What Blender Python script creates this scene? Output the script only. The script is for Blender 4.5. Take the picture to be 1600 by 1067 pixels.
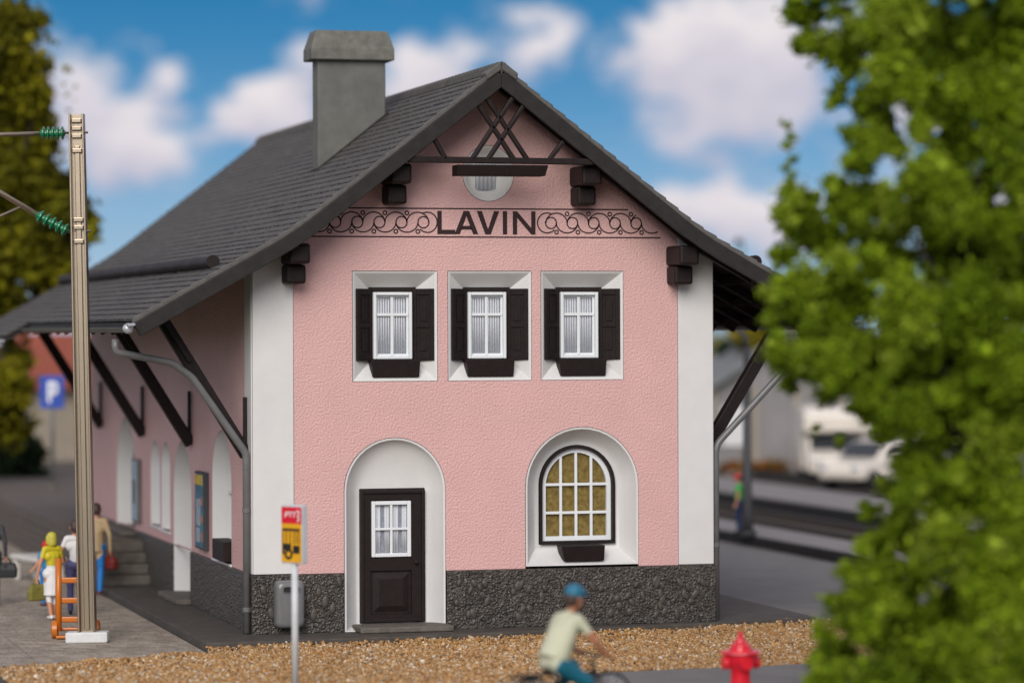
import bpy, bmesh, math, random
import numpy as np
from mathutils import Vector, Matrix, geometry
R = math.radians
random.seed(7); rng = np.random.default_rng(11)
for o in list(bpy.data.objects): bpy.data.objects.remove(o, do_unlink=True)
S = bpy.context.scene; COL = S.collection

# ------------------------------------------------------------------ camera
F = 5050.; CX, CY = 800., 533.5                      # focal length in photo pixels (1600 wide)
YAW = math.atan(1380/F); PITCH = -math.atan(20.5/F); ROLL = .0036
FW = Vector((math.sin(YAW)*math.cos(PITCH), math.cos(YAW)*math.cos(PITCH), math.sin(PITCH)))
RT0 = Vector((math.cos(YAW), -math.sin(YAW), 0)); UP0 = RT0.cross(FW)
RT = RT0*math.cos(ROLL) - UP0*math.sin(ROLL); UP = RT0*math.sin(ROLL) + UP0*math.cos(ROLL)
CAM = Vector((-9.39395, -49.76492, 4.76539))
def at(px, py, x=None, y=None, z=None, d=None):
    """a point of the place from where it was measured in the photograph (on a plane or at a distance)"""
    r = FW + RT*((px-CX)/F) + UP*((CY-py)/F)
    if x is not None: t = (x-CAM.x)/r.x
    elif y is not None: t = (y-CAM.y)/r.y
    elif z is not None: t = (z-CAM.z)/r.z
    else: t = d
    return CAM + r*t
cam = bpy.data.cameras.new('camera'); camo = bpy.data.objects.new('camera', cam); COL.objects.link(camo)
m = Matrix((RT, UP, -FW)).transposed().to_4x4(); m.translation = CAM
camo.matrix_world = m
cam.sensor_width = 36; cam.lens = 36*F/1600; cam.clip_start = .5; cam.clip_end = 6000
cam.dof.use_dof = True; cam.dof.focus_distance = 50.6; cam.dof.aperture_fstop = cam.lens/1000/.36
cam.dof.aperture_blades = 0
S.camera = camo

# ------------------------------------------------------------------ light and sky
SUN_EL, SUN_AZ = R(29), R(203)          # azimuth clockwise from +y: behind the camera, a little to its left
sun = bpy.data.lights.new('sun', 'SUN'); sun.energy = 2.85; sun.angle = R(38); sun.color = (1, .955, .9)
suno = bpy.data.objects.new('sun', sun); COL.objects.link(suno)
sd = Vector((math.sin(SUN_AZ)*math.cos(SUN_EL), math.cos(SUN_AZ)*math.cos(SUN_EL), math.sin(SUN_EL)))
suno.rotation_euler = sd.to_track_quat('Z', 'Y').to_euler(); suno.location = (0, -30, 60)
S.view_settings.view_transform = 'Standard'; S.view_settings.look = 'None'
S.view_settings.exposure = 0.0; S.view_settings.gamma = 1

W = bpy.data.worlds.new('World'); S.world = W; W.use_nodes = True
nt = W.node_tree; nt.nodes.clear()
def N(t, **k):
    n = nt.nodes.new(t)
    for a, v in k.items(): setattr(n, a, v)
    return n
def L(a, b): nt.links.new(a, b)
def mth(op, a, b=None, clamp=False):
    n = N('ShaderNodeMath', operation=op); n.use_clamp = clamp
    for i, v in enumerate((a, b)):
        if v is None: continue
        if isinstance(v, (int, float)): n.inputs[i].default_value = v
        else: L(v, n.inputs[i])
    return n.outputs[0]
tc = N('ShaderNodeTexCoord'); sep = N('ShaderNodeSeparateXYZ'); L(tc.outputs['Generated'], sep.inputs[0])
sky = N('ShaderNodeTexSky', sky_type='NISHITA'); sky.sun_disc = False
sky.sun_elevation = SUN_EL; sky.sun_rotation = SUN_AZ; sky.air_density = 1.0; sky.dust_density = .2; sky.ozone_density = 3
# low sky taken from a clearer, higher part of the dome (mountain air)
zz = mth('ADD', mth('MULTIPLY', mth('MAXIMUM', sep.outputs[2], 0), 3.0), .14)
cmb = N('ShaderNodeCombineXYZ'); L(sep.outputs[0], cmb.inputs[0]); L(sep.outputs[1], cmb.inputs[1]); L(zz, cmb.inputs[2])
nrm = N('ShaderNodeVectorMath', operation='NORMALIZE'); L(cmb.outputs[0], nrm.inputs[0]); L(nrm.outputs[0], sky.inputs[0])
az = mth('MULTIPLY', mth('ARCTAN2', sep.outputs[0], sep.outputs[1]), 180/math.pi)     # degrees
el = mth('MULTIPLY', mth('ARCSINE', sep.outputs[2]), 180/math.pi)
def nz(scale, det, off, stretch=1.6):
    c = N('ShaderNodeCombineXYZ'); L(az, c.inputs[0]); L(mth('MULTIPLY', el, stretch), c.inputs[1]); c.inputs[2].default_value = off
    n = N('ShaderNodeTexNoise'); n.inputs['Scale'].default_value = scale; n.inputs['Detail'].default_value = det; L(c.outputs[0], n.inputs['Vector'])
    return n.outputs[0]
wx = mth('MULTIPLY', mth('SUBTRACT', nz(1.5, 5, 3.1), .5), 1.3); wy = mth('MULTIPLY', mth('SUBTRACT', nz(1.5, 5, 9.7), .5), 1.0)
azw, elw = mth('ADD', az, wx), mth('ADD', el, wy)
PD = math.degrees(1/F)
clouds = [(120,120,62,60,.75),(165,190,95,60,.8),(262,130,36,36,.85),(245,235,78,55,.95),(150,270,90,50,.55),(235,55,22,40,.3),
          (478,95,40,48,.85),(415,160,60,52,1),(360,195,42,34,.8),(470,185,70,45,.8),(690,105,78,62,.95),(630,150,60,60,.75),
          (850,75,66,60,.95),(760,170,90,40,.35),(1040,70,75,60,.9),(1130,50,95,70,1),(1215,95,80,70,.95),(1080,150,110,70,.8),(1200,190,120,60,.8),
          (1060,230,70,35,.5),(1110,320,80,48,.95),(1040,325,60,40,.75),(1190,350,90,60,.9),(300,330,70,30,.35),(940,250,60,24,.25),
          (1350,40,120,80,.6),(1480,150,120,80,.8),(1560,320,150,80,.8),(1350,330,110,60,.6),(60,380,90,70,.6),(40,60,60,70,.5)]
tot = None; low = None
for cx_, cy_, rx, ry, am in clouds:
    a0 = math.degrees(YAW + math.atan((cx_-CX)/F)); e0 = (513-cy_)*PD
    u = mth('DIVIDE', mth('SUBTRACT', azw, a0), rx*PD); v = mth('DIVIDE', mth('SUBTRACT', elw, e0), ry*PD)
    g = mth('MULTIPLY', mth('EXPONENT', mth('MULTIPLY', mth('ADD', mth('POWER', mth('ABSOLUTE', u), 2.), mth('POWER', mth('ABSOLUTE', v), 2.)), -1.15)), am)
    tot = g if tot is None else mth('ADD', tot, g)
    v2 = mth('ADD', v, .85)
    g2 = mth('MULTIPLY', mth('EXPONENT', mth('MULTIPLY', mth('ADD', mth('POWER', mth('ABSOLUTE', u), 2.), mth('POWER', mth('ABSOLUTE', v2), 2.)), -1.15)), am)
    low = g2 if low is None else mth('ADD', low, g2)
# outside the view: thicker cloud cover added, to make the ambient light less blue
a_mid = math.degrees(YAW)
far_ = mth('MULTIPLY', mth('SUBTRACT', mth('ABSOLUTE', mth('SUBTRACT', az, a_mid)), 10.5), .5, True)
fhi = mth('MULTIPLY', mth('SUBTRACT', el, 6.2), .5, True)
outm = mth('MAXIMUM', far_, fhi)
mr = N('ShaderNodeMapRange'); L(nz(.22, 4, 21.), mr.inputs[0]); mr.inputs[1].default_value = .3; mr.inputs[2].default_value = .52
tot_in = tot
tot = mth('ADD', tot, mth('MULTIPLY', mth('MAXIMUM', mth('SUBTRACT', nz(.7, 5, 71.), .5), 0), 2.2))
tot = mth('ADD', mth('MULTIPLY', tot, mth('SUBTRACT', 1., outm)), mth('MULTIPLY', mr.outputs[0], outm))
mr2 = N('ShaderNodeMapRange', interpolation_type='SMOOTHSTEP'); L(mth('ADD', tot, mth('MULTIPLY', mth('SUBTRACT', nz(2.4, 5, 5.), .5), 1.0)), mr2.inputs[0])
mr2.inputs[1].default_value = .3; mr2.inputs[2].default_value = 1.0
lit = mth('DIVIDE', tot_in, mth('ADD', mth('ADD', tot_in, low), .05))
lit = mth('ADD', mth('MULTIPLY', mth('SUBTRACT', lit, .5), 1.5), mth('ADD', .3, mth('MULTIPLY', nz(1.6, 4, 40.), .6)), True)
lit = mth('ADD', mth('MULTIPLY', lit, mth('SUBTRACT', 1., outm)), mth('MULTIPLY', nz(1.1, 3, 40.), outm))
cshade = N('ShaderNodeMix', data_type='RGBA'); L(lit, cshade.inputs[0])
cshade.inputs[6].default_value = (4.1, 4.1, 5.6, 1); cshade.inputs[7].default_value = (8.7, 8.0, 8.1, 1)
tint = N('ShaderNodeMix', data_type='RGBA', blend_type='MULTIPLY'); tint.inputs[0].default_value = 1
L(sky.outputs[0], tint.inputs[6]); tint.inputs[7].default_value = (.12, .8, .98, 1)
hz = N('ShaderNodeMix', data_type='RGBA'); L(mth('MULTIPLY', mth('EXPONENT', mth('MULTIPLY', mth('POWER', mth('DIVIDE', mth('MAXIMUM', el, 0), 3.3), 2.), -1.)), .8), hz.inputs[0])
L(tint.outputs[2], hz.inputs[6]); hz.inputs[7].default_value = (4.6, 5.6, 6.6, 1)
mixc = N('ShaderNodeMix', data_type='RGBA'); L(mth('MULTIPLY', mr2.outputs[0], .95), mixc.inputs[0]); L(hz.outputs[2], mixc.inputs[6]); L(cshade.outputs[2], mixc.inputs[7])
bg = N('ShaderNodeBackground'); L(mixc.outputs[2], bg.inputs[0]); bg.inputs[1].default_value = .1
wo = N('ShaderNodeOutputWorld'); L(bg.outputs[0], wo.inputs[0])

# ------------------------------------------------------------------ materials
MATS = {}
def mat(name, col, rough=.6, var=.12, vs=3., bump=0., bs=20., bdist=.02, metal=0., spec=.4, vcol=False, col2=None, kind='noise', detail=4., speck=None, coat=0.):
    M = bpy.data.materials.new(name); M.use_nodes = True; t = M.node_tree; b = t.nodes['Principled BSDF']
    def n(ty, **k):
        q = t.nodes.new(ty)
        for a, v in k.items(): setattr(q, a, v)
        return q
    g = n('ShaderNodeNewGeometry')
    b.inputs['Roughness'].default_value = rough; b.inputs['Metallic'].default_value = metal; b.inputs['Specular IOR Level'].default_value = spec
    if coat: b.inputs['Coat Weight'].default_value = coat
    no = n('ShaderNodeTexNoise'); no.inputs['Scale'].default_value = vs; no.inputs['Detail'].default_value = 6; no.inputs['Roughness'].default_value = .65
    t.links.new(g.outputs['Position'], no.inputs['Vector'])
    mx = n('ShaderNodeMix', data_type='RGBA')
    rmp = n('ShaderNodeMapRange'); rmp.inputs[1].default_value = .3; rmp.inputs[2].default_value = .7; t.links.new(no.outputs[0], rmp.inputs[0]); t.links.new(rmp.outputs[0], mx.inputs[0])
    c = np.array(col[:3]); c2 = np.array(col2) if col2 is not None else c*(1+var)
    mx.inputs[6].default_value = (*(c*(1-var)), 1); mx.inputs[7].default_value = (*np.minimum(c2, .95), 1)
    out = mx.outputs[2]
    if vcol:
        a = n('ShaderNodeVertexColor', layer_name='Col'); mm = n('ShaderNodeMix', data_type='RGBA', blend_type='MULTIPLY'); mm.inputs[0].default_value = 1
        t.links.new(out, mm.inputs[6]); t.links.new(a.outputs[0], mm.inputs[7]); out = mm.outputs[2]
    if speck:
        (scol, sscale, sth) = speck
        n2 = n('ShaderNodeTexNoise'); n2.inputs['Scale'].default_value = sscale; n2.inputs['Detail'].default_value = 2; t.links.new(g.outputs['Position'], n2.inputs['Vector'])
        r2 = n('ShaderNodeMapRange'); r2.inputs[1].default_value = sth; r2.inputs[2].default_value = sth+.06; t.links.new(n2.outputs[0], r2.inputs[0])
        m2 = n('ShaderNodeMix', data_type='RGBA'); t.links.new(r2.outputs[0], m2.inputs[0]); t.links.new(out, m2.inputs[6]); m2.inputs[7].default_value = (*scol, 1); out = m2.outputs[2]
    t.links.new(out, b.inputs['Base Color'])
    if bump:
        if kind == 'voronoi':
            v = n('ShaderNodeTexVoronoi', feature='SMOOTH_F1'); v.inputs['Scale'].default_value = bs; v.inputs['Smoothness'].default_value = .3
            nd = n('ShaderNodeTexNoise'); nd.inputs['Scale'].default_value = bs*.6; t.links.new(g.outputs['Position'], nd.inputs['Vector'])
            vm = n('ShaderNodeMix', data_type='RGBA', blend_type='LINEAR_LIGHT'); vm.inputs[0].default_value = .03
            t.links.new(g.outputs['Position'], vm.inputs[6]); t.links.new(nd.outputs[1], vm.inputs[7]); t.links.new(vm.outputs[2], v.inputs['Vector']); h = v.outputs[0]
        else:
            v = n('ShaderNodeTexNoise'); v.inputs['Scale'].default_value = bs; v.inputs['Detail'].default_value = detail; t.links.new(g.outputs['Position'], v.inputs['Vector']); h = v.outputs[0]
        bp = n('ShaderNodeBump'); bp.inputs['Strength'].default_value = bump; bp.inputs['Distance'].default_value = bdist
        t.links.new(h, bp.inputs['Height']); t.links.new(bp.outputs[0], b.inputs['Normal'])
    MATS[name] = M; return M
mat('pink', (.65,.392,.368), .45, .04, 1.3, .6, 30, .03, detail=1.5)
mat('white', (.672,.66,.64), .45, .04, 2., .08, 30, .02)
mat('whiteplastic', (.74,.76,.77), .35, .03)
mat('brown', (.0145,.009,.008), .55, .3, 9, .25, 40, .01, spec=.22)
mat('black', (.012,.011,.011), .6, .2, 5, .1, 40)
mat('roof', (.08,.075,.066), .65, .3, 2.2, .5, 45, .02, speck=((.24,.23,.21), 30, .68), spec=.3)
mat('verge', (.095,.09,.083), .6, .25, 8, .3, 30, .02, spec=.3)
mat('barge', (.022,.0195,.018), .6, .25, 6, .25, 50, .01, spec=.25)
mat('chimney', (.115,.117,.103), .65, .16, 2.2, .25, 60, .01, col2=(.15,.152,.136))
mat('chimneycap', (.135,.132,.112), .7, .3, 5, .25, 40, .01)
mat('plinth', (.045,.038,.031), .32, .4, 9, 1., 27, .04, kind='voronoi', col2=(.105,.09,.075), spec=.6)
mat('stone', (.072,.063,.053), .45, .25, 12, .3, 40, .02)
mat('slab', (.07,.06,.05), .75, .3, 3, .3, 30, .01, speck=((.32,.3,.28), 22, .72))
mat('step', (.125,.11,.092), .75, .3, 6, .4, 30, .02)
mat('paving', (.33,.272,.212), .8, .32, 3., 1., 13, .12, detail=6, col2=(.5,.43,.35))
mat('asphalt', (.17,.163,.156), .85, .14, 1.2, .3, 60, .01, speck=((.22,.22,.22), 50, .68))
mat('ground', (.105,.105,.06), .9, .3, .4, .2, 6)
mat('roofedge', (.02,.018,.016), .7, .5, 18, .5, 60, .02, speck=((.26,.25,.235), 30, .56), spec=.2)  # dark base stands for the shade between courses; pale specks are wear
mat('gravelbed', (.25,.15,.065), .9, .35, 14, .8, 30, .05)
mat('gravel', (1,1,1), .7, .15, 22, .3, 60, .01, vcol=True)
mat('masonry', (.115,.096,.08), .8, .35, 5, .5, 12, .05)
mat('pipe', (.14,.138,.135), .35, .15, 4, spec=.5)
mat('silver', (.5,.51,.53), .3, .08, 10, metal=.4)
mat('nickel', (.44,.355,.26), .27, .04, 5, metal=.92)
mat('insulator', (.012,.17,.07), .25, .15, 10, spec=.6)
mat('lightstone', (.62,.62,.61), .6, .1, 6, .3, 20)
mat('bin', (.15,.15,.15), .3, .1, 4, spec=.6)
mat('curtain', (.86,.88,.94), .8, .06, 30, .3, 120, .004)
mat('weave', (.29,.185,.025), .85, .5, 12, .6, 90, .006, col2=(.46,.33,.09))
mat('dark_inside', (.02,.02,.022), .7)
mat('print', (.025,.008,.007), .6, .3, 60)
mat('redpaint', (.74,.008,.025), .3, .08, spec=.6, coat=.3)
mat('signred', (.62,.01,.03), .4); mat('signyellow', (.72,.36,.012), .4); mat('signblack', (.015,.014,.012), .5); mat('signgrey', (.55,.57,.58), .45)
mat('signblue', (.012,.06,.36), .4); mat('signwhite', (.8,.8,.8), .4)
mat('orange', (.52,.145,.012), .35, .08, coat=.2)
mat('skin', (.52,.24,.14), .5, .06); mat('skin2', (.42,.17,.09), .5, .06)
mat('yellowtop', (.56,.46,.02), .5); mat('blond', (.5,.44,.06), .5, .1, 20, .3, 60); mat('clothwhite', (.7,.68,.67), .6)
mat('brownhair', (.06,.035,.028), .5, .2, 20, .3, 60); mat('purple', (.07,.065,.16), .6); mat('beige', (.43,.31,.17), .65, .1, 5, .2, 20)
mat('bluejeans', (.008,.16,.48), .5); mat('olivebag', (.19,.17,.035), .45, .15, 10, .2, 40); mat('redbag', (.16,.022,.014), .45, .15, 10, .2, 40)
mat('brownshoe', (.13,.03,.015), .5); mat('greycoat', (.05,.05,.055), .6); mat('redhair', (.55,.015,.012), .5); mat('childblue', (.02,.2,.42), .5)
mat('creamshirt', (.53,.53,.38), .65, .06, 4, .25, 14, .03); mat('tealpants', (.01,.135,.2), .55, .1, 4, .25, 14, .03); mat('tealcap', (.02,.15,.24), .5)
mat('rubber', (.013,.013,.014), .55); mat('greenshirt', (.03,.42,.06), .5); mat('navy', (.01,.03,.1), .6)
mat('benchwhite', (.62,.6,.55), .5); mat('redroof', (.28,.07,.04), .7, .15, 3, .4, 8, .05); mat('tanwall', (.34,.29,.22), .8, .1)
mat('greywall', (.22,.21,.205), .8, .2, .6); mat('greyroof', (.18,.19,.19), .7, .15, 2); mat('vanwhite', (.72,.66,.57), .3, .03, coat=.4); mat('glass', (.02,.025,.03), .08, .1, spec=.7)
mat('bark', (.055,.042,.028), .8, .3, 8, .6, 20, .03); mat('leaf', (1,1,1), .6, .25, 1.5, vcol=True, spec=.25)
mat('track', (.014,.013,.0125), .8, .3, 8, .8, 12, .08); mat('platform', (.215,.2,.19), .8, .14, 1); mat('rail', (.09,.075,.065), .4, .2, 4, metal=.5); mat('sleeper', (.06,.045,.035), .8, .3, 4)
mat('flowers', (.5,.12,.02), .7, .5, 3, col2=(.45,.38,.03)); mat('lamp', (.04,.04,.042), .5); mat('pane', (.55,.58,.62), .1, .05, spec=.7)
mat('poster_y', (.62,.42,.02), .4, .3, 8); mat('poster_b', (.02,.12,.22), .35, .5, 6, col2=(.05,.25,.38)); mat('poster_l', (.32,.42,.5), .35, .3, 8); mat('poster_o', (.5,.17,.04), .4, .3, 9); mat('poster_d', (.04,.03,.03), .4, .3)
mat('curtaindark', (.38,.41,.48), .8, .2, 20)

def leaf_through():
    t = MATS['leaf'].node_tree; b = t.nodes['Principled BSDF']; o = t.nodes['Material Output']
    tr = t.nodes.new('ShaderNodeBsdfTranslucent'); mx = t.nodes.new('ShaderNodeMixShader'); mx.inputs[0].default_value = .42
    t.links.new(b.inputs['Base Color'].links[0].from_socket, tr.inputs[0]); t.links.new(b.outputs[0], mx.inputs[1]); t.links.new(tr.outputs[0], mx.inputs[2]); t.links.new(mx.outputs[0], o.inputs[0])
leaf_through()
# glass panes: clear, slightly reflective
def glassmat():
    M = bpy.data.materials.new('clearglass'); M.use_nodes = True; b = M.node_tree.nodes['Principled BSDF']
    b.inputs['Base Color'].default_value = (.03,.03,.035,1); b.inputs['Roughness'].default_value = .08; b.inputs['Alpha'].default_value = .12; b.inputs['Specular IOR Level'].default_value = .6
    MATS['clearglass'] = M
glassmat()

# ------------------------------------------------------------------ mesh helpers
class MB:
    def __init__(s): s.v = []; s.f = []
    def add(s, vs, fs):
        o = len(s.v); s.v += [tuple(p) for p in vs]; s.f += [tuple(i+o for i in f) for f in fs]; return s
    def box(s, x0, x1, y0, y1, z0, z1):
        return s.add([(x0,y0,z0),(x1,y0,z0),(x1,y1,z0),(x0,y1,z0),(x0,y0,z1),(x1,y0,z1),(x1,y1,z1),(x0,y1,z1)],
                     [(0,3,2,1),(4,5,6,7),(0,1,5,4),(1,2,6,5),(2,3,7,6),(3,0,4,7)])
    def hexa(s, a, b):                         # two quads (lists of 4) joined
        return s.add(list(a)+list(b), [(3,2,1,0),(4,5,6,7),(0,1,5,4),(1,2,6,5),(2,3,7,6),(3,0,4,7)])
    def beam(s, p, q, w, h, upv=(0,0,1)):
        p, q = Vector(p), Vector(q); d = (q-p).normalized(); sx = d.cross(Vector(upv))
        if sx.length < 1e-4: sx = d.cross(Vector((0,1,0)))
        sx.normalize(); sz = sx.cross(d)
        c = lambda o: [o-sx*w/2-sz*h/2, o+sx*w/2-sz*h/2, o+sx*w/2+sz*h/2, o-sx*w/2+sz*h/2]
        return s.hexa(c(p), c(q))
    def tube(s, pts, r, n=10, cap=True):
        pts = [Vector(p) for p in pts]; rs = r if isinstance(r, (list, tuple)) else [r]*len(pts)
        o = len(s.v); prev = None
        for i, p in enumerate(pts):
            t = (pts[min(i+1, len(pts)-1)]-pts[max(i-1, 0)]).normalized()
            if prev is None:
                a = t.cross(Vector((0,0,1)))
                if a.length < .01: a = t.cross(Vector((1,0,0)))
            else: a = prev - t*prev.dot(t)
            a.normalize(); prev = a; b = t.cross(a)
            s.v += [tuple(p+(a*math.cos(k*2*math.pi/n)+b*math.sin(k*2*math.pi/n))*rs[i]) for k in range(n)]
        for i in range(len(pts)-1):
            for k in range(n):
                k2 = (k+1) % n; s.f.append((o+i*n+k, o+i*n+k2, o+(i+1)*n+k2, o+(i+1)*n+k))
        if cap: s.f.append(tuple(o+k for k in range(n))[::-1]); s.f.append(tuple(o+(len(pts)-1)*n+k for k in range(n)))
        return s
    def lathe(s, prof, p, q, n=16):            # prof: (t along p->q, radius)
        p, q = Vector(p), Vector(q)
        return s.tube([p.lerp(q, t) for t, _ in prof], [r for _, r in prof], n) if False else s._lathe(prof, p, q, n)
    def _lathe(s, prof, p, q, n):
        t = (q-p).normalized(); a = t.cross(Vector((0,0,1)))
        if a.length < .01: a = t.cross(Vector((1,0,0)))
        a.normalize(); b = t.cross(a); o = len(s.v)
        for k, r in prof:
            c = p.lerp(q, k); s.v += [tuple(c+(a*math.cos(j*2*math.pi/n)+b*math.sin(j*2*math.pi/n))*r) for j in range(n)]
        for i in range(len(prof)-1):
            for j in range(n):
                j2 = (j+1) % n; s.f.append((o+i*n+j, o+i*n+j2, o+(i+1)*n+j2, o+(i+1)*n+j))
        s.f.append(tuple(o+j for j in range(n))[::-1]); s.f.append(tuple(o+(len(prof)-1)*n+j for j in range(n)))
        return s
    def ball(s, c, r, n=12, sc=(1,1,1)):
        c = Vector(c); h = n//2
        return s._sph(c, r, n, h, sc)
    def _sph(s, c, r, n, h, sc):
        vs = []; fs = []
        for i in range(1, h):
            th = math.pi*i/h
            for j in range(n):
                ph = 2*math.pi*j/n; vs.append((c.x+r*sc[0]*math.sin(th)*math.cos(ph), c.y+r*sc[1]*math.sin(th)*math.sin(ph), c.z+r*sc[2]*math.cos(th)))
        top = len(vs); vs.append((c.x, c.y, c.z+r*sc[2])); bot = len(vs); vs.append((c.x, c.y, c.z-r*sc[2]))
        for i in range(h-2):
            for j in range(n): fs.append((i*n+j, (i+1)*n+j, (i+1)*n+(j+1) % n, i*n+(j+1) % n))
        for j in range(n):
            fs.append((top, j, (j+1) % n)); fs.append((bot, (h-2)*n+(j+1) % n, (h-2)*n+j))
        return s.add(vs, fs)
    def loft(s, rings, close=True, cap0=False, cap1=False):
        n = len(rings[0]); o = len(s.v)
        for r in rings: s.v += [tuple(p) for p in r]
        for i in range(len(rings)-1):
            for k in range(n if close else n-1):
                k2 = (k+1) % n; s.f.append((o+i*n+k, o+i*n+k2, o+(i+1)*n+k2, o+(i+1)*n+k))
        if cap0: s.f.append(tuple(range(o, o+n))[::-1])
        if cap1: s.f.append(tuple(range(o+(len(rings)-1)*n, o+len(rings)*n)))
        return s
    def prism(s, poly, fn, d0, d1):            # poly 2d -> fn(u, v, d)
        return s.loft([[fn(u, v, d0) for u, v in poly], [fn(u, v, d1) for u, v in poly]], True, True, True)
    def build(s, name, m, parent=None, smooth=False, bevel=0, label=None, auto=None):
        me = bpy.data.meshes.new(name); me.from_pydata(s.v, [], s.f)
        bm = bmesh.new(); bm.from_mesh(me); bmesh.ops.recalc_face_normals(bm, faces=bm.faces); bm.to_mesh(me); bm.free()
        me.materials.append(MATS[m] if isinstance(m, str) else m)
        o = bpy.data.objects.new(name, me); COL.objects.link(o)
        if smooth or auto:
            me.polygons.foreach_set('use_smooth', [True]*len(me.polygons))
            if auto: me.set_sharp_from_angle(angle=R(auto))
        if bevel:
            b = o.modifiers.new('bevel', 'BEVEL'); b.width = bevel; b.segments = 2; b.limit_method = 'ANGLE'; b.angle_limit = R(35)
        if parent: attach(o, parent)
        if label: o['label'] = label
        return o
def attach(o, p):
    o.parent = p
    # meshes are written in world coordinates: undo the chain of parents' locations
    loc = Vector(p.location)
    if p.type == 'EMPTY' and p.name not in LOCAL: o.matrix_parent_inverse = Matrix.Translation(-loc)
LOCAL = set()
def thing(name, loc, label, cat, group=None, rz=0, sc=1, local=False):
    o = bpy.data.objects.new(name, None); COL.objects.link(o); o.location = loc; o.rotation_euler.z = rz; o.scale = (sc,)*3; o.empty_display_size = .3
    if local: LOCAL.add(o.name)
    return tag(o, label, cat, group)
def tag(o, label, cat, group=None):
    o['label'] = label; o['category'] = cat
    if group: o['group'] = group
    return o
def struct(o): o['kind'] = 'structure'; return o
def dup_part(o, parent, off):
    c = o.copy(); COL.objects.link(c); c.parent = parent; c.matrix_parent_inverse = o.matrix_parent_inverse.copy()
    c.location = Vector(o.location) + Vector(off); return c

def inside(p, poly):
    x, y = p; r = False; n = len(poly)
    for i in range(n):
        x1, y1 = poly[i]; x2, y2 = poly[i-1]
        if (y1 > y) != (y2 > y) and x < (x2-x1)*(y-y1)/(y2-y1)+x1: r = not r
    return r
def wall(outer, holes, fn, t=.04):
    """a wall panel with openings: fn(u, v, depth)"""
    vs = []; es = []; loops = [outer]+holes
    for lp in loops:
        o = len(vs); vs += [Vector(p) for p in lp]; es += [(o+i, o+(i+1) % len(lp)) for i in range(len(lp))]
    r = geometry.delaunay_2d_cdt(vs, es, [], 0, 1e-6)
    pts, tris = r[0], r[2]; mb = MB(); keep = []
    for t3 in tris:
        c = sum((pts[i] for i in t3), Vector((0,0)))/3
        if inside(c, outer) and not any(inside(c, h) for h in holes): keep.append(t3)
    mb.add([fn(p[0], p[1], 0) for p in pts], keep)
    for lp in loops: mb.loft([[fn(u, v, 0) for u, v in lp], [fn(u, v, t) for u, v in lp]])
    return mb
def arch(x0, x1, zb, ztop, n=20, zs=None):
    c = (x0+x1)/2; rx = (x1-x0)/2; zs = ztop-rx if zs is None else zs; rz = ztop-zs
    return [(x0, zb), (x1, zb)] + [(c+rx*math.cos(math.pi*i/n), zs+rz*math.sin(math.pi*i/n)) for i in range(n+1)]
def rect(x0, x1, z0, z1): return [(x0,z0),(x1,z0),(x1,z1),(x0,z1)]
def inset(poly, d):                              # crude inset towards centroid axis
    cx = sum(p[0] for p in poly)/len(poly); xs = [p[0] for p in poly]; zs = [p[1] for p in poly]
    mx, mz = (min(xs)+max(xs))/2, (min(zs)+max(zs))/2; w, h = (max(xs)-min(xs))/2, (max(zs)-min(zs))/2
    return [(mx+(x-mx)*(w-d)/w, mz+(z-mz)*(h-d)/h) for x, z in poly]
FR = lambda u, v, d: (u, d, v)                   # front wall: depth +y
LF = lambda u, v, d: (d, u, v)                   # left wall: depth +x
# @@SETTING
GZ = -.13                                        # level of the paving round the station; the station slab is z = 0
# ------------------------------------------------------------------ setting
def sheet(name, poly, z, m, thick=.05):
    mb = MB(); mb.prism(poly, lambda u, v, d: (u, v, d), z-thick, z); return struct(mb.build(name, m))
struct(MB().add([(-3000,-3000,-.32),(3000,-3000,-.32),(3000,4000,-.32),(-3000,4000,-.32)], [(0,1,2,3)]).build('ground', 'ground'))
slab = sheet('station_pavement', [(-.94,-1.12),(3.,-.9),(7.4,-.2),(9.45,.25),(9.45,21),(-.94,21)], 0, 'slab', .3)
b = slab.modifiers.new('b', 'BEVEL'); b.width = .02; b.segments = 2
# old paving on the left, in long slabs with open joints
pv = struct(MB().add([(-6,-3.6,GZ-.06),(-.9,-1.0,GZ-.06),(-.9,46,GZ-.06),(-6,46,GZ-.06)], [(0,1,2,3)]).build('paving', 'slab'))
def front_y(x): return -1.18 + (x+.95)*.44 - .06*math.sin(x*5)
xs_ = [-4.22, -3.6, -.955]
for i in range(len(xs_)-1):
    x0, x1 = xs_[i]+.008, xs_[i+1]-.008
    ys = [None, 7.6, 16, 25, 36]
    for j in range(len(ys)-1):
        st = 0 if j == 0 else .7*((i*37 % 5)/5-.5)
        y0a, y0b = (front_y(x0), front_y(x1)) if j == 0 else (ys[j]+.7*((i*37 % 5)/5-.5),)*2
        y1 = ys[j+1]+.7*((i*37 % 5)/5-.5)
        dz = random.uniform(-.004, .004); g = .0035
        mb = MB(); mb.hexa([(x0,y0a+g,GZ-.055),(x1,y0b+g,GZ-.055),(x1,y1-g,GZ-.055),(x0,y1-g,GZ-.055)], [(x0,y0a+g,GZ+dz),(x1,y0b+g,GZ+dz),(x1,y1-g,GZ+dz),(x0,y1-g,GZ+dz)])
        mb.build('paving_slab', 'paving', pv, bevel=.006)
sheet('platform_edge', [(-4.62,-4.9),(-4.25,-4.9),(-4.25,40),(-4.62,40)], GZ-.02, 'slab', .2)
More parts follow.
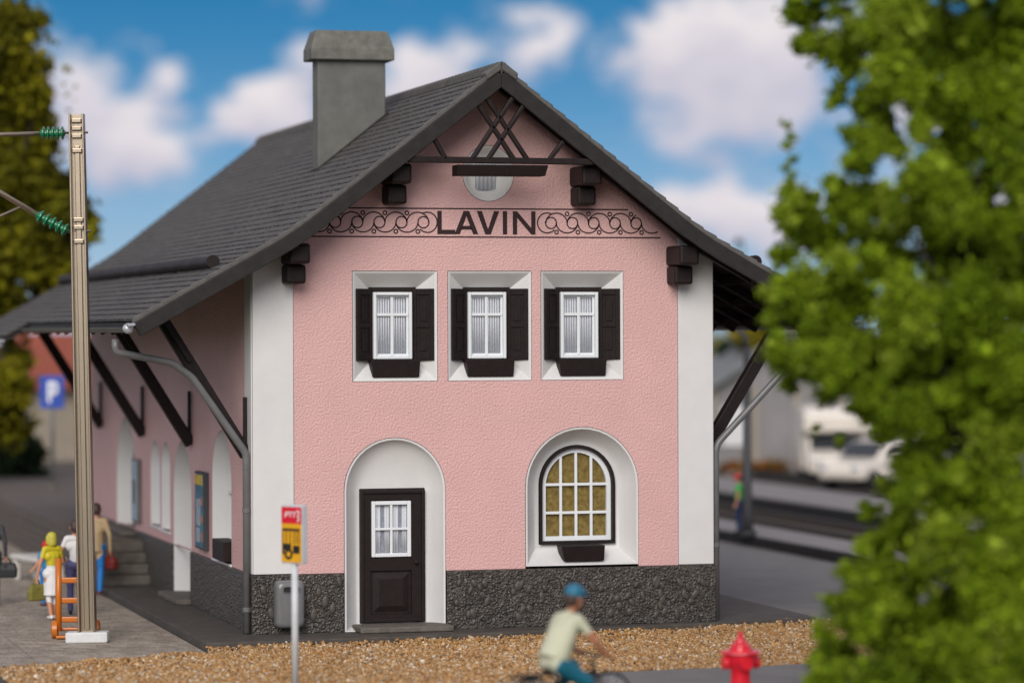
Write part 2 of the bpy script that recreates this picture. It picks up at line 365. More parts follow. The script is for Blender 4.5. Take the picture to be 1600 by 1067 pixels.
# gravel strip
sheet('gravel_bed', [(-4.24,-12),(13,-12),(13,2.0),(9.4,.2),(7.4,-.25),(3,-.95),(-.92,-1.16),(-.97,-1.2),(-4.24,-2.7)], GZ-.035, 'gravelbed', .1)
def road_y(x): return -5.62 + .06*x*0 + (x-4.5)*.09
def gravel():
    V = []; Fc = []; C = []
    ico_bm = bmesh.new(); bmesh.ops.create_icosphere(ico_bm, subdivisions=1, radius=1); base = np.array([v.co[:] for v in ico_bm.verts]); fb = np.array([[v.index for v in f.verts] for f in ico_bm.faces]); ico_bm.free()
    pal = np.array([(.5,.3,.12),(.56,.36,.17),(.42,.22,.075),(.62,.48,.3),(.36,.19,.07),(.7,.63,.52),(.22,.13,.06),(.55,.41,.25),(.78,.74,.68),(.46,.27,.1)])
    wts = np.array([.2,.18,.15,.1,.1,.05,.06,.08,.02,.06]); wts /= wts.sum()
    pts = []
    n = 80000
    while len(pts) < n:
        x = rng.uniform(-4.3, 11.5); y = rng.uniform(-7.0, .9)
        top = -1.14 + (x+.95)*.06 if x < 3 and x > -.95 else (-.9+(x-3)*.16 if x <= 7.4 and x >= 3 else (-.2+(x-7.4)*.22 if x > 7.4 else front_y(x)+.1))
        bot = road_y(x) - .12*math.sin(x*2.3) if x > 3.2 else -7.6
        if y > top+rng.normal(0, .035) or y < bot + abs(rng.normal(0, .04)): continue
        if y > 1: continue
        pts.append((x, y, top-y))
    P = np.array(pts); dtop = P[:, 2].copy()
    r = rng.lognormal(math.log(.0195), .32, n).clip(.01, .055)
    heap = np.where(P[:, 0] > -.95, .085*np.exp(-dtop/.28), 0)
    P[:, 2] = GZ - .03 + heap + rng.uniform(0, .028, n) + .02*np.sin(P[:, 0]*3)*np.sin(P[:, 1]*4)
    q = rng.normal(size=(n, 4)); q /= np.linalg.norm(q, axis=1)[:, None]
    w, x, y, z = q.T
    Rm = np.stack([1-2*(y*y+z*z), 2*(x*y-w*z), 2*(x*z+w*y), 2*(x*y+w*z), 1-2*(x*x+z*z), 2*(y*z-w*x), 2*(x*z-w*y), 2*(y*z+w*x), 1-2*(x*x+y*y)], 1).reshape(n, 3, 3)
    jit = base[None]*(1+rng.uniform(-.25, .25, (n, len(base), 1)))*rng.uniform(.65, 1.25, (n, 1, 3))
    V = np.einsum('nij,nvj->nvi', Rm, jit)*r[:, None, None] + P[:, None]
    k = len(base); Fc = (fb[None]+(np.arange(n)*k)[:, None, None]).reshape(-1, 3)
    ci = rng.choice(len(pal), n, p=wts); col = pal[ci]*rng.uniform(.62, 1.1, (n, 1))*np.array([1,.93,.84])
    return mesh_np('gravel', V.reshape(-1, 3), Fc, np.repeat(col, k, 0), 'gravel')
def mesh_np(name, V, Fc, C, m, parent=None, smooth=False):
    me = bpy.data.meshes.new(name); nf, k = Fc.shape
    me.vertices.add(len(V)); me.vertices.foreach_set('co', np.ascontiguousarray(V, dtype=np.float32).ravel())
    me.loops.add(nf*k); me.loops.foreach_set('vertex_index', np.ascontiguousarray(Fc, dtype=np.int32).ravel())
    me.polygons.add(nf); me.polygons.foreach_set('loop_start', np.arange(0, nf*k, k, dtype=np.int32))
    if C is not None:
        a = me.color_attributes.new('Col', 'FLOAT_COLOR', 'POINT'); a.data.foreach_set('color', np.concatenate([C.clip(0, 1), np.ones((len(C), 1))], 1).astype(np.float32).ravel())
    me.update(calc_edges=True); me.validate()
    if smooth: me.polygons.foreach_set('use_smooth', [True]*nf)
    me.materials.append(MATS[m]); o = bpy.data.objects.new(name, me); COL.objects.link(o)
    if parent: attach(o, parent)
    return o
g = gravel(); g['kind'] = 'stuff'; g['label'] = 'loose ochre gravel in front of the station'
# road in front, yard to the right
sheet('road', [(1.5,-5.95),(3.2,-5.72),(4.5,-5.6),(7.2,-5.38),(14,-4.8),(14,-14),(1.5,-14)], GZ-.012, 'asphalt', .06)
sheet('station_yard', [(9.45,-3.5),(30,-3.5),(30,2),(14.85,2),(14.85,70),(9.45,70)], GZ, 'asphalt', .08)
# raised goods platform behind the steps
rp = sheet('raised_platform', [(-.93,11.1),(-.02,11.1),(-.02,21.2),(9,21.2),(9,60),(-.93,60)], .79, 'masonry', .95)
def masonry_blocks():
    blk = None
    for r_ in range(5):
        z0 = GZ+.02+r_*.17; y = 11.1+(.3 if r_ % 2 else 0)
        while y < 27:
            l = random.uniform(.42, .75)
            mb = MB(); mb.box(-.965, -.925, y+.012, y+l-.012, z0+.008, z0+.158)
            if l > .2: mb.build('stone_block', 'masonry', rp, bevel=.012)
            y += l
masonry_blocks()
# steps up to the raised platform
st = thing('stone_steps', (-.45,10.2,0), 'grey stone steps climbing along the side wall to the raised platform', 'steps')
for i in range(4):
    MB().box(-.92, -.025, 10.15+i*.26, 11.2, .004+i*.19, .19+i*.19).build('step', 'step', st, bevel=.02)

# tracks and platforms on the right (parallel to the building)
sheet('island_platform', [(14.86,-20),(16.2,-20),(16.2,90),(14.86,90)], .12, 'platform', .4)
MB().box(14.79, 14.855, -20, 90, -.12, .1).build('platform_kerb', 'track', bpy.data.objects['island_platform'])
sheet('track_bed', [(16.2,-20),(19.4,-20),(19.4,90),(16.2,90)], -.16, 'track', .1)
sheet('far_platform', [(19.4,-20),(22.2,-20),(22.2,90),(19.4,90)], .3, 'platform', .6)
MB().box(19.3, 19.395, -20, 90, -.12, .27).build('platform_kerb', 'track', bpy.data.objects['far_platform'])
sheet('far_track_bed', [(22.2,-20),(25.2,-20),(25.2,90),(22.2,90)], -.1, 'track', .1)
gy = sheet('goods_yard', [(25.2,-20),(60,-20),(60,120),(25.2,120)], .05, 'platform', .3)
MB().box(25.0, 25.195, -20, 90, -.12, .3).build('retaining_kerb', 'track', gy)
for k, (xc, z0, lb) in enumerate(((17.8,-.16,'railway track between the two platforms'), (23.7,-.1,'railway track beyond the far platform'))):
    t = thing('railway_track', (xc,20,z0), lb, 'track', 'railway tracks')
    for s_ in (-.72, .72):
        MB().box(xc+s_-.035, xc+s_+.035, -10, 70, z0+.1, z0+.27).build('rail', 'rail', t)
    sl = None
    for j in range(90):
        if sl is None: sl = MB().box(xc-1.25, xc+1.25, -4, -3.75, z0, z0+.1).build('sleeper', 'sleeper', t); 
        else: dup_part(sl, t, (0, j*.65, 0))
# ------------------------------------------------------------------ station building
B = thing('station_building', (3.79,9,0), 'pink station building lettered LAVIN with dark shingle roof, white corner strips and shutters', 'building')
CXB = 3.79
def rz_(x):                                       # roof surface height across the gable
    a = abs(x-CXB)
    if a < 2.95: return 8.86-.775*a
    if a < 3.65: 
        t = (a-2.95)/.7; return 8.86-.775*2.95-(.775*t-(.775-.56)*t*t/2)*.7
    return 8.86-.775*2.95-(.775-.1075)*.7-.56*(a-3.65)
EAVE = 5.8
# front wall with its openings
h_door = arch(1.452, 3.103, -.02, 3.05); h_aw = arch(4.414, 6.312, .955, 3.185)
h_w = [rect(1.597+dx, 2.984+dx, 3.932, 5.684) for dx in (0, 1.549, 3.085)]
RWC = (3.822, 7.232); RWR = .425
h_rw = [(RWC[0]+RWR*math.cos(2*math.pi*i/40), RWC[1]+RWR*1.06*math.sin(2*math.pi*i/40)) for i in range(40)]
outer = [(.655,.93),(1.452-.001,.93)]
outer = [(.655,.93),(6.98,.93)] + [(x, rz_(x)-.12) for x in np.linspace(6.98, .655, 21)]
h_door_up = [(1.452,.929)] + [(3.103,.929)] + h_door[2:]
outer = [(.655,.93),(1.452,.93)] + list(reversed(h_door[2:]))[0:] + [(3.103,.93),(4.414,.93)] + list(reversed(h_aw[2:])) + [(6.312,.93),(6.98,.93)] + [(x, rz_(x)-.12) for x in np.linspace(6.98, .655, 21)]
wall(outer, h_w+[h_rw], FR, .06).build('front_wall', 'pink', B, bevel=.006)
# core behind (keeps light out) and the other walls
MB().prism([(.06,0),(7.52,0)]+[(x, rz_(x)-.3) for x in np.linspace(7.52, .06, 15)], FR, .75, .8).build('inner_wall', 'dark_inside', B)
# white corner strips, wrapped round the corners
for x0, x1, s_ in ((.0,.648,0), (6.988,7.583,1)):
    mb = MB(); top = [(x, rz_(x)-.14) for x in np.linspace(x1, x0, 4)]
    mb.prism([(x0,.935),(x1,.935)]+top, FR, -.025, .06)
    mb.build('corner_strip', 'white', B, bevel=.01)
MB().box(-.012, .05, .062, .62, .935, 6.).build('corner_strip', 'white', B, bevel=.008)
MB().box(7.53, 7.595, .062, .62, .935, 6.).build('corner_strip', 'white', B, bevel=.008)
# plinth
for x0, x1 in ((-.03,1.444), (3.111,7.61)):
    MB().box(x0, x1, -.05, .2, 0, .925).build('plinth', 'plinth', B, bevel=.015)
# rounded stones that stand out of the plinth
stone_me = None
def blob_stone(x, z, w, h, a):
    global stone_me
    if stone_me is None:
        stone_me = MB().ball((0,0,0), 1, 10, (1,.16,1)).build('plinth_stone', 'stone', B, smooth=True); o = stone_me
    else:
        o = stone_me.copy(); COL.objects.link(o)
    o.parent = B; o.matrix_parent_inverse = Matrix.Translation(-Vector(B.location))
    o.location = (x, -.052, z); o.scale = (w*.8, .13, h*.8); o.rotation_euler = (0, a, 0)
for px, py in ((412,922),(424,958),(498,925),(508,940),(530,908),(520,950),(548,925),(482,935),(490,960)): 
    if px < 535: p = at(px, py, y=-.05); blob_stone(p.x, p.z, random.uniform(.05,.075), random.uniform(.1,.14), random.uniform(-.3,.3))
for i in range(58):
    px = random.uniform(706, 1104); yy = 888+(1115-px)*.02
    py = random.uniform(yy+12, yy+72); p = at(px, py, y=-.05)
    blob_stone(p.x, p.z, random.uniform(.045,.075), random.uniform(.07,.13), random.uniform(-.7,.7))

# ---- upper windows
def shutter(x_in, x_out, parent, name='shutter'):
    yi, yo = .25, .035; zb, zt = 4.26, 5.40
    d = Vector((x_out-x_in, yo-yi, 0)); n_ = Vector((d.y, -d.x, 0)).normalized()
    if n_.y > 0: n_ = -n_
    def P(u, z, k): v = Vector((x_in, yi, 0))+d*u+n_*k; return (v.x, v.y, z)
    mb = MB()
    def slabp(u0, u1, z0, z1, k0, k1): mb.hexa([P(u0,z0,k0),P(u1,z0,k0),P(u1,z0,k1),P(u0,z0,k1)], [P(u0,z1,k0),P(u1,z1,k0),P(u1,z1,k1),P(u0,z1,k1)])
    slabp(0, 1, zb, zt, -.02, .02)
    for u0, u1 in ((0,.2),(.8,1)): slabp(u0, u1, zb+.001, zt-.001, .018, .04)
    mid = (zb+zt)/2-.02
    for z0, z1 in ((zb+.001,zb+.1),(mid-.03,mid+.03),(zt-.1,zt-.001)): slabp(.2, .8, z0, z1, .017, .039)
    for z0, z1 in ((zb+.15,mid-.07),(mid+.07,zt-.15)): slabp(.34, .66, z0, z1, .015, .034)
    return mb.build(name, 'brown', parent, bevel=.008)
def curtain(x0, x1, z0, z1, y, parent, folds=5, m='curtain', amp=.02):
    n = folds*10; prof = [(x0+(x1-x0)*i/n, y+amp*math.sin(i/n*folds*2*math.pi)) for i in range(n+1)]
    mb = MB(); mb.loft([[(x, yy, z0) for x, yy in prof], [(x, yy, z1) for x, yy in prof]], False)
    o = mb.build('curtain', m, parent, smooth=True); s_ = o.modifiers.new('s', 'SOLIDIFY'); s_.thickness = .006; return o
def frame_rect(mb, x0, x1, z0, z1, y0, y1, w):
    mb.box(x0, x0+w, y0, y1, z0, z1); mb.box(x1-w, x1, y0, y1, z0, z1); mb.box(x0+w, x1-w, y0, y1, z1-w, z1); mb.box(x0+w, x1-w, y0, y1, z0, z0+w); return mb
def window():
    o_ = inset(rect(1.597, 2.984, 3.932, 5.684), .008); i_ = rect(1.92, 2.68, 4.24, 5.40)
    mb = MB(); mb.loft([[FR(u,v,.002) for u,v in o_], [FR(u,v,.02) for u,v in inset(o_,.035)], [FR(u,v,.26) for u,v in i_]], True)
    mb.add([FR(u,v,.26) for u,v in i_], [(0,1,2,3)])
    w = mb.build('window', 'white', B, label='square window in a splayed white reveal with brown shutters')
    MB().box(1.915, 2.685, .236, .262, 4.245, 5.43).build('backing', 'brown', w)
    frame_rect(MB(), 1.972, 2.602, 4.285, 5.345, .13, .235, .05).build('frame', 'whiteplastic', w, bevel=.012)
    frame_rect(MB(), 2.02, 2.555, 4.333, 5.297, .205, .236, .035).build('sash', 'whiteplastic', w, bevel=.006)
    MB().box(2.262, 2.312, .19, .232, 4.34, 5.29).build('glazing_bar', 'whiteplastic', w, bevel=.008)
    MB().box(2.03, 2.545, .188, .23, 4.965, 5.01).build('glazing_bar', 'whiteplastic', w, bevel=.008)
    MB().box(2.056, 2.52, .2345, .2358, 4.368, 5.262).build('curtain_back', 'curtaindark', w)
    for x0, x1 in ((2.062,2.262),(2.315,2.515)): 
        nf = 5; pitch = (x1-x0)/nf
        for q in range(nf): curtain(x0+q*pitch+.006, x0+(q+1)*pitch-.012, 4.372, 5.26, .226, w, 1, amp=.004)
    for x0, x1 in ((2.057,2.262),(2.312,2.519)):
        for z0, z1 in ((4.37,4.965),(5.01,5.26)): MB().box(x0, x1, .2095, .212, z0, z1).build('pane', 'clearglass', w)
    shutter(1.965, 1.665, w); shutter(2.64, 2.945, w)
    mb = MB(); mb.hexa([(1.93,-.005,4.0),(2.68,-.005,4.0),(2.68,.2,4.0),(1.93,.2,4.0)], [(1.90,-.03,4.275),(2.695,-.03,4.275),(2.695,.2,4.275),(1.90,.2,4.275)])
    mb.build('flower_box', 'brown', w, bevel=.01)
    return w
w1 = window()
for dx in (1.549, 3.085):
    w2 = dup_part(w1, B, (dx,0,0))
    for c in w1.children: dup_part(c, w2, (0,0,0))

# ---- arched ground-floor window
def arch_window():
    o_ = inset(arch(4.414, 6.312, .955, 3.185), .008); i_ = arch(4.722, 6.0, 1.285, 2.885)
    rings = [[FR(u,v,-.004) for u,v in o_], [FR(u,v,.0) for u,v in inset(o_,.03)]]
    for t in np.linspace(.12, 1, 6):
        e = t; rings.append([FR(a[0]*(1-e)+b_[0]*e, a[1]*(1-e)+b_[1]*e, .012+.3*math.sin(t*math.pi/2)**1.0) for a, b_ in zip(inset(o_, .03), i_)])
    w = MB().loft(rings).build('arched_window', 'white', B, auto=40, label='arched window with white grid bars and a woven ochre curtain')
    da = arch(4.724, 5.998, 1.287, 2.883); di = inset(da, .05)
    MB().loft([[FR(u,v,.25) for u,v in da], [FR(u,v,.25) for u,v in di], [FR(u,v,.40) for u,v in di]]).build('frame', 'brown', w, auto=40)
    wa = inset(da, .054); wi = inset(da, .125)
    MB().loft([[FR(u,v,.395) for u,v in wa], [FR(u,v,.33) for u,v in wa], [FR(u,v,.33) for u,v in wi], [FR(u,v,.395) for u,v in wi]]).build('sash', 'whiteplastic', w, auto=40)
    xm = 5.361; half = .512; r_ = half; zs = 2.885-(.639)
    for px in (-.256, 0, .256):
        x = xm+px; zt = 2.246+math.sqrt(max(0, .53**2-px**2)); MB().box(x-.022, x+.022, .335, .375, 1.40, zt).build('glazing_bar', 'whiteplastic', w, bevel=.006)
    for z in (1.79, 2.245): MB().box(xm-.52, xm+.52, .333, .373, z-.022, z+.022).build('glazing_bar', 'whiteplastic', w, bevel=.006)
    MB().prism(inset(da, .1), FR, .405, .41).build('curtain', 'weave', w)
    MB().prism(inset(da, .115), FR, .388, .391).build('pane', 'clearglass', w)
    mb = MB(); mb.hexa([(5.06,-.03,1.03),(5.72,-.03,1.03),(5.72,.24,1.03),(5.06,.24,1.03)], [(5.0,-.06,1.28),(5.73,-.06,1.28),(5.73,.24,1.28),(5.0,.24,1.28)])
    mb.build('flower_box', 'brown', w, bevel=.01)
    return w
arch_window()

# ---- front door in its shell niche
def door():
    o_ = inset(h_door, .008); n = 20; c = 2.2775
    rings = [[FR(u,v,-.004) for u,v in o_], [FR(u,v,.0) for u,v in inset(o_,.03)]]
    base = inset(o_, .03)
    for t in np.linspace(.1, 1, 8):
        s_, k = math.sin(t*math.pi/2), 1-math.cos(t*math.pi/2); ring = []
        for u, v in base:
            ui = c+.015+(u-c)*(.53/.79); vi = 2.215 if v > 2.22 else (.1 if v < .5 else v)
            if v > 2.22: vv = 2.215+(v-2.215)*math.cos(t*math.pi/2)
            else: vv = v+(vi-v)*t
            ring.append(FR(u+(ui-u)*t, vv, .012+.27*s_))
        rings.append(ring)
    w = MB().loft(rings).build('door_surround', 'white', B, auto=50, label='white arched niche with a shell-shaped hollow above the door')
    MB().box(1.76, 2.83, .27, .33, .1, 2.235).build('door_frame', 'brown', w, bevel=.01)
    frame_rect(MB(), 1.77, 2.82, .11, 2.21, .2, .272, .06).build('door_frame', 'brown', w, bevel=.012)
    mb = MB(); mb.box(1.83, 1.93, .225, .27, .13, 2.15); mb.box(2.6, 2.76, .225, .27, .13, 2.15); mb.box(1.93, 2.6, .225, .27, 2.05, 2.15); mb.box(1.93, 2.6, .225, .27, .93, 1.14); mb.box(1.93, 2.6, .225, .27, .13, .24)
    mb.hexa([(1.97,.262,.27),(2.56,.262,.27),(2.56,.262,.9),(1.97,.262,.9)], [(2.07,.23,.37),(2.46,.23,.37),(2.46,.23,.8),(2.07,.23,.8)])
    mb.box(1.93, 2.6, .26, .268, .24, .93)
    d = mb.build('door_leaf', 'brown', w, bevel=.008)
    MB().lathe([(0,.012),(.5,.012),(.55,.034),(.9,.036),(1,.022)], (2.67,.228,1.06), (2.67,.17,1.06), 12).build('door_knob', 'brown', w, smooth=True)
    frame_rect(MB(), 1.945, 2.585, 1.15, 2.035, .19, .262, .06).build('door_window', 'whiteplastic', w, bevel=.01)
    MB().box(2.245, 2.285, .2, .24, 1.2, 1.98).build('glazing_bar', 'whiteplastic', w, bevel=.006)
    MB().box(2.0, 2.53, .198, .238, 1.575, 1.612).build('glazing_bar', 'whiteplastic', w, bevel=.006)
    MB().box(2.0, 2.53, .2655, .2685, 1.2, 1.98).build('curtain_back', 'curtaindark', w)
    for x0, x1 in ((2.008,2.10),(2.165,2.24),(2.29,2.39),(2.45,2.522)): curtain(x0, x1, 1.215, 1.97, .253, w, 2, amp=.006)
    for x0, x1 in ((2.005,2.245),(2.285,2.525)):
        for z0, z1 in ((1.21,1.575),(1.612,1.975)): MB().box(x0, x1, .232, .234, z0, z1).build('pane', 'clearglass', w)
    MB().box(1.62, 3.13, -.42, .26, .004, .095).build('doorstep', 'step', w, bevel=.02)
door()

# ---- round gable window with curtain
def round_window():
    ring = lambda r, y, k=1.06: [(RWC[0]+r*math.cos(2*math.pi*i/40), y, RWC[1]+r*k*math.sin(2*math.pi*i/40)) for i in range(40)]
    w = MB().loft([ring(RWR-.008,.0), ring(RWR-.03,.004), ring(.34,.12), ring(.26,.2), ring(.24,.21)], True, False, True).build('round_window', 'white', B, smooth=True, label='round window half hidden by the dark box')
    curtain(RWC[0]-.17, RWC[0]+.17, 6.98, 7.46, .192, w, 5, amp=.008)
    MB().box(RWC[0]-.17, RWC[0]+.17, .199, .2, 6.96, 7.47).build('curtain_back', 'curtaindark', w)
    MB().box(RWC[0]-.17, RWC[0]+.17, .17, .172, 6.96, 7.47).build('pane', 'clearglass', w)
round_window()

# ---- printed frieze and lettering
def ribbon(mb, pts, w, y=-.004, clip=True):
    o = None; pts = [Vector((p[0], p[1])) for p in pts]
    seg = []
    for i, p in enumerate(pts):
        t = (pts[min(i+1, len(pts)-1)]-pts[max(i-1, 0)]).normalized(); n = Vector((-t.y, t.x))*w/2; seg.append((p+n, p-n, p))
    for a, b_ in zip(seg, seg[1:]):
        if clip and min(rz_(a[2].x)-.325-a[2].y, rz_(b_[2].x)-.325-b_[2].y) < 0: continue
        mb.add([(q.x, y, q.y) for q in (a[0], a[1], b_[1], b_[0])], [(0,1,2,3)])
def arc(cx, cz, rx, rz, a0, a1, n=18): return [(cx+rx*math.cos(R(a0+(a1-a0)*i/n)), cz+rz*math.sin(R(a0+(a1-a0)*i/n))) for i in range(n+1)]
def frieze():
    mb = MB(); LWd = .021; zc = 6.448
    fl = MB()
    ribbon(fl, [(x, 6.668) for x in np.linspace(1.3, 6.32, 60)], .022); ribbon(fl, [(x, 6.218) for x in np.linspace(.8, 6.8, 60)], .022)
    fl.build('frieze_line', 'print', B)
    P = .357
    for sgn in (-1, 1):
        mir = lambda pts: [(CXB+.018+sgn*x, z) for x, z in pts]
        x_end = .826                         # outer edge of the first scroll from the centre of the word
        c0 = x_end+.225
        crosses = [mir(arc(x_end+.16, zc, .16, .16, 62, 318, 30))]
        for k in range(8):
            c = c0+k*P
            crosses.append(mir(arc(c, zc, .09, .09, 0, 360, 24)))
            crosses.append(mir(arc(c+.0925, zc-.005, .1785, .163, 178, 2, 22)))
            crosses.append(mir(arc(c+.267, zc+.005, .1785, .163, 182, 358, 22)))
            if k: crosses.append(mir(arc(c-.088, zc+.146, .03, .03, 0, 360, 12)))
            crosses.append(mir(arc(c+.092, zc-.146, .03, .03, 0, 360, 12)))
        for q in crosses: ribbon(mb, q, LWd)
    mb.build('frieze_ornament', 'print', B)
frieze()
def lettering():
    z0, z1 = 6.262, 6.632; H = z1-z0; s_ = .07; y0, y1 = -.007, .002
    def poly(p, parts=None): 
        mb = MB(); mb.prism([(u, z0+v*H) for u, v in p], FR, y0, y1); return mb
    x = 2.985
    poly([(x,0),(x+.29,0),(x+.29,.19),(x+s_,.19),(x+s_,1),(x,1)]).build('letter', 'print', B)
    x = 3.265
    mb = MB(); w = .39
    for p in ([(x,0),(x+.085,0),(x+w/2,.78),(x+w/2,1),(x+w/2-.045,1)], [(x+w,0),(x+w/2+.045,1),(x+w/2,1),(x+w/2,.78),(x+w-.085,0)], [(x+.1,.2),(x+w-.1,.2),(x+w-.135,.36),(x+.135,.36)]): mb.prism([(u, z0+v*H) for u, v in p], FR, y0, y1)
    mb.build('letter', 'print', B)
    x = 3.63; mb = MB(); w = .37
    for p in ([(x,1),(x+w/2-.045,0),(x+w/2,0),(x+w/2,.22),(x+.085,1)], [(x+w,1),(x+w-.085,1),(x+w/2,.22),(x+w/2,0),(x+w/2+.045,0)]): mb.prism([(u, z0+v*H) for u, v in p], FR, y0, y1)
    mb.build('letter', 'print', B)
    x = 4.06; poly([(x,0),(x+s_,0),(x+s_,1),(x,1)]).build('letter', 'print', B)
    x = 4.225; mb = MB(); w = .375
    for p in ([(x,0),(x+s_,0),(x+s_,1),(x,1)], [(x+w-s_,0),(x+w,0),(x+w,1),(x+w-s_,1)], [(x+s_,1),(x+s_,.72),(x+w-s_,0),(x+w-s_,.28)]): mb.prism([(u, z0+v*H) for u, v in p], FR, y0, y1)
    mb.build('letter', 'print', B)
lettering()

# ---- timber brackets under the gable roof
for xr, zt, x_s in ((.62,5.78,1), (6.96,5.77,-1), (2.24,7.03,1), (5.34,7.03,-1)):
    g_ = MB().box(xr-.165, xr+.165, -.72, .05, zt-.005, zt+.31).build('purlin_end', 'brown', B, bevel=.045)
    MB().box(xr-.155, xr+.155, -.42, .05, zt-.31, zt-.012).build('bracket', 'brown', g_, bevel=.04)

# ---- roof
Y0, Y1 = -.93, 18.85
def slope_pts(step=.262):                                  # points down the slope: (a = distance from ridge line)
    a = [0]; 
    while a[-1] < EAVE-.03:
        aa = a[-1]; sl = (rz_(CXB+aa)-rz_(CXB+aa+.05))/.05; a.append(aa+step/math.sqrt(1+sl*sl))
    a[-1] = EAVE; return a
A = slope_pts(); NC = len(A)-1; A2 = slope_pts(.176)
roof_un = MB(); prof = [0]+list(np.linspace(.3, EAVE-.02, 16))
roof = MB().prism([(CXB-a, rz_(CXB-a)-.035) for a in reversed(prof)]+[(CXB+a, rz_(CXB+a)-.035) for a in prof[1:]]+[(CXB+a, rz_(CXB+a)-.13) for a in reversed(prof)]+[(CXB-a, rz_(CXB-a)-.13) for a in prof[1:]], FR, Y0+.07, Y1-.07).build('roof', 'barge', B)
def course(a0, a1, s_, y0, y1, lift=.033):
    e = .05; X = lambda a: CXB+s_*a
    z = lambda a: rz_(CXB-a) if a <= EAVE else rz_(CXB-EAVE)-.56*(a-EAVE)
    n = 14 if y1-y0 > 5 else 4; mb = MB(); rings = []
    for i in range(n+1):
        y = y0+(y1-y0)*i/n; j = random.uniform(-.004, .004)
        rings.append([(X(a0-e), y, z(a0-e)+.004), (X(a1), y, z(a1)+lift+j), (X(a1+.004), y, z(a1)-.006+j), (X(a0-e), y, z(a0-e)-.03)])
    mb.loft(rings, True, True, True); return mb
def course_obj(*a):
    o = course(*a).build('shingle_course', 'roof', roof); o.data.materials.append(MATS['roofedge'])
    for p_ in o.data.polygons:                       # lower lips: shadow line between courses painted in dark, with pale scuff specks
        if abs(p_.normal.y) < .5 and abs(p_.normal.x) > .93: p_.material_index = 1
for s_ in (-1, 1):
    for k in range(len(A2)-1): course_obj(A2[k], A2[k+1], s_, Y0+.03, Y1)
    # wider far part of the eaves on the platform side
    if s_ < 0:
        MB().prism([(CXB-EAVE+.02, rz_(CXB-EAVE)-.03),(CXB-EAVE-.45, rz_(CXB-EAVE)-.03-.252),(CXB-EAVE-.45, rz_(CXB-EAVE)-.12-.252),(CXB-EAVE+.02, rz_(CXB-EAVE)-.12)], FR, 12.6, Y1-.08).build('eaves_board', 'barge', roof)
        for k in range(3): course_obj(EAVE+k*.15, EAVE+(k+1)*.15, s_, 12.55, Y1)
# lumpy verge tiles along the front edge
for s_ in (-1, 1):
    for k in range(NC):
        a0, a1 = A[k]-.02, A[k+1]+.012; X = lambda a: CXB+s_*a; z = lambda a: rz_(CXB-max(a,0))
        mb = MB(); y0, y1 = Y0-.035, Y0+.1
        mb.hexa([(X(max(a0,0)),y0,z(a0)-.05),(X(a1),y0,z(a1)-.05),(X(a1),y0,z(a1)+.06),(X(max(a0,0)),y0,z(a0)+.03)], [(X(max(a0,0)),y1,z(a0)-.05),(X(a1),y1,z(a1)-.05),(X(a1),y1,z(a1)+.055),(X(max(a0,0)),y1,z(a0)+.022)])
        mb.build('verge_tile', 'verge', roof, bevel=.02)
# bargeboards, inner rafters
def barge(s_, y0, y1, up, h, a_start, a_end, name, m):
    aa = np.linspace(a_start, a_end, 18); top = []; bot = []
    for a in aa:
        sl = (rz_(CXB+a+.02)-rz_(CXB+a))/.02; nx, nz_ = -sl/math.sqrt(1+sl*sl), 1/math.sqrt(1+sl*sl)
        top.append((a-nx*up*0, rz_(CXB+a)-up)); ab = a-nx*h
        if a_start == a and a_start < .1: bot.append((a, rz_(CXB+a)-up-h*math.sqrt(1+sl*sl)))
        else: bot.append((ab, rz_(CXB+a)-up-nz_*h))
    mb = MB()
    rings = []
    for t, b_ in zip(top, bot): rings.append([(CXB+s_*t[0],y0,t[1]),(CXB+s_*b_[0],y0,b_[1]),(CXB+s_*b_[0],y1,b_[1]),(CXB+s_*t[0],y1,t[1])])
    mb.loft(rings, True, True, True); return mb.build(name, m, roof, bevel=.012)
for s_ in (-1, 1):
    barge(s_, Y0-.03, Y0+.045, .045, .225, .0, EAVE, 'bargeboard', 'barge')
    barge(s_, Y0+.3, Y0+.42, .13, .15, .0, EAVE-.1, 'rafter', 'brown')
    barge(s_, Y1-.05, Y1, .045, .2, .0, EAVE, 'bargeboard', 'barge')
    for yy in np.arange(.9, 18, 1.15): barge(s_, yy, yy+.12, .13, .14, 3.75, EAVE-.05, 'rafter', 'brown')
    for a in (4.3, 4.9, 5.5): MB().beam((CXB+s_*a, Y0+.1, rz_(CXB+a)-.2), (CXB+s_*a, Y1-.1, rz_(CXB+a)-.2), .14, .14).build('purlin', 'brown', roof)
# ridge cap with ribs
mb = MB(); rings = []
n = 170
for i in range(n+1):
    y = Y0-.03+(Y1-Y0+.06)*i/n; k = 1+(.12 if i % 2 else 0)
    rings.append([(CXB+dx*k, y, 8.86+dz) for dx, dz in ((-.17,-.11),(-.13,-.005),(-.05,.062*k),(.05,.062*k),(.13,-.005),(.17,-.11))])
mb.loft(rings, False); mb.loft([rings[0]], False, True); mb.build('ridge_cap', 'roof', roof)
for s_ in (-1, 1):
    pr = [(CXB+s_*.004, 8.8), (CXB+s_*.24, rz_(CXB+.24)-.04), (CXB+s_*.27, rz_(CXB+.24)+.075), (CXB+s_*.004, 8.945)]
    MB().prism(pr, FR, Y0-.06, Y0+.3).build('ridge_end', 'verge', roof, bevel=.025)
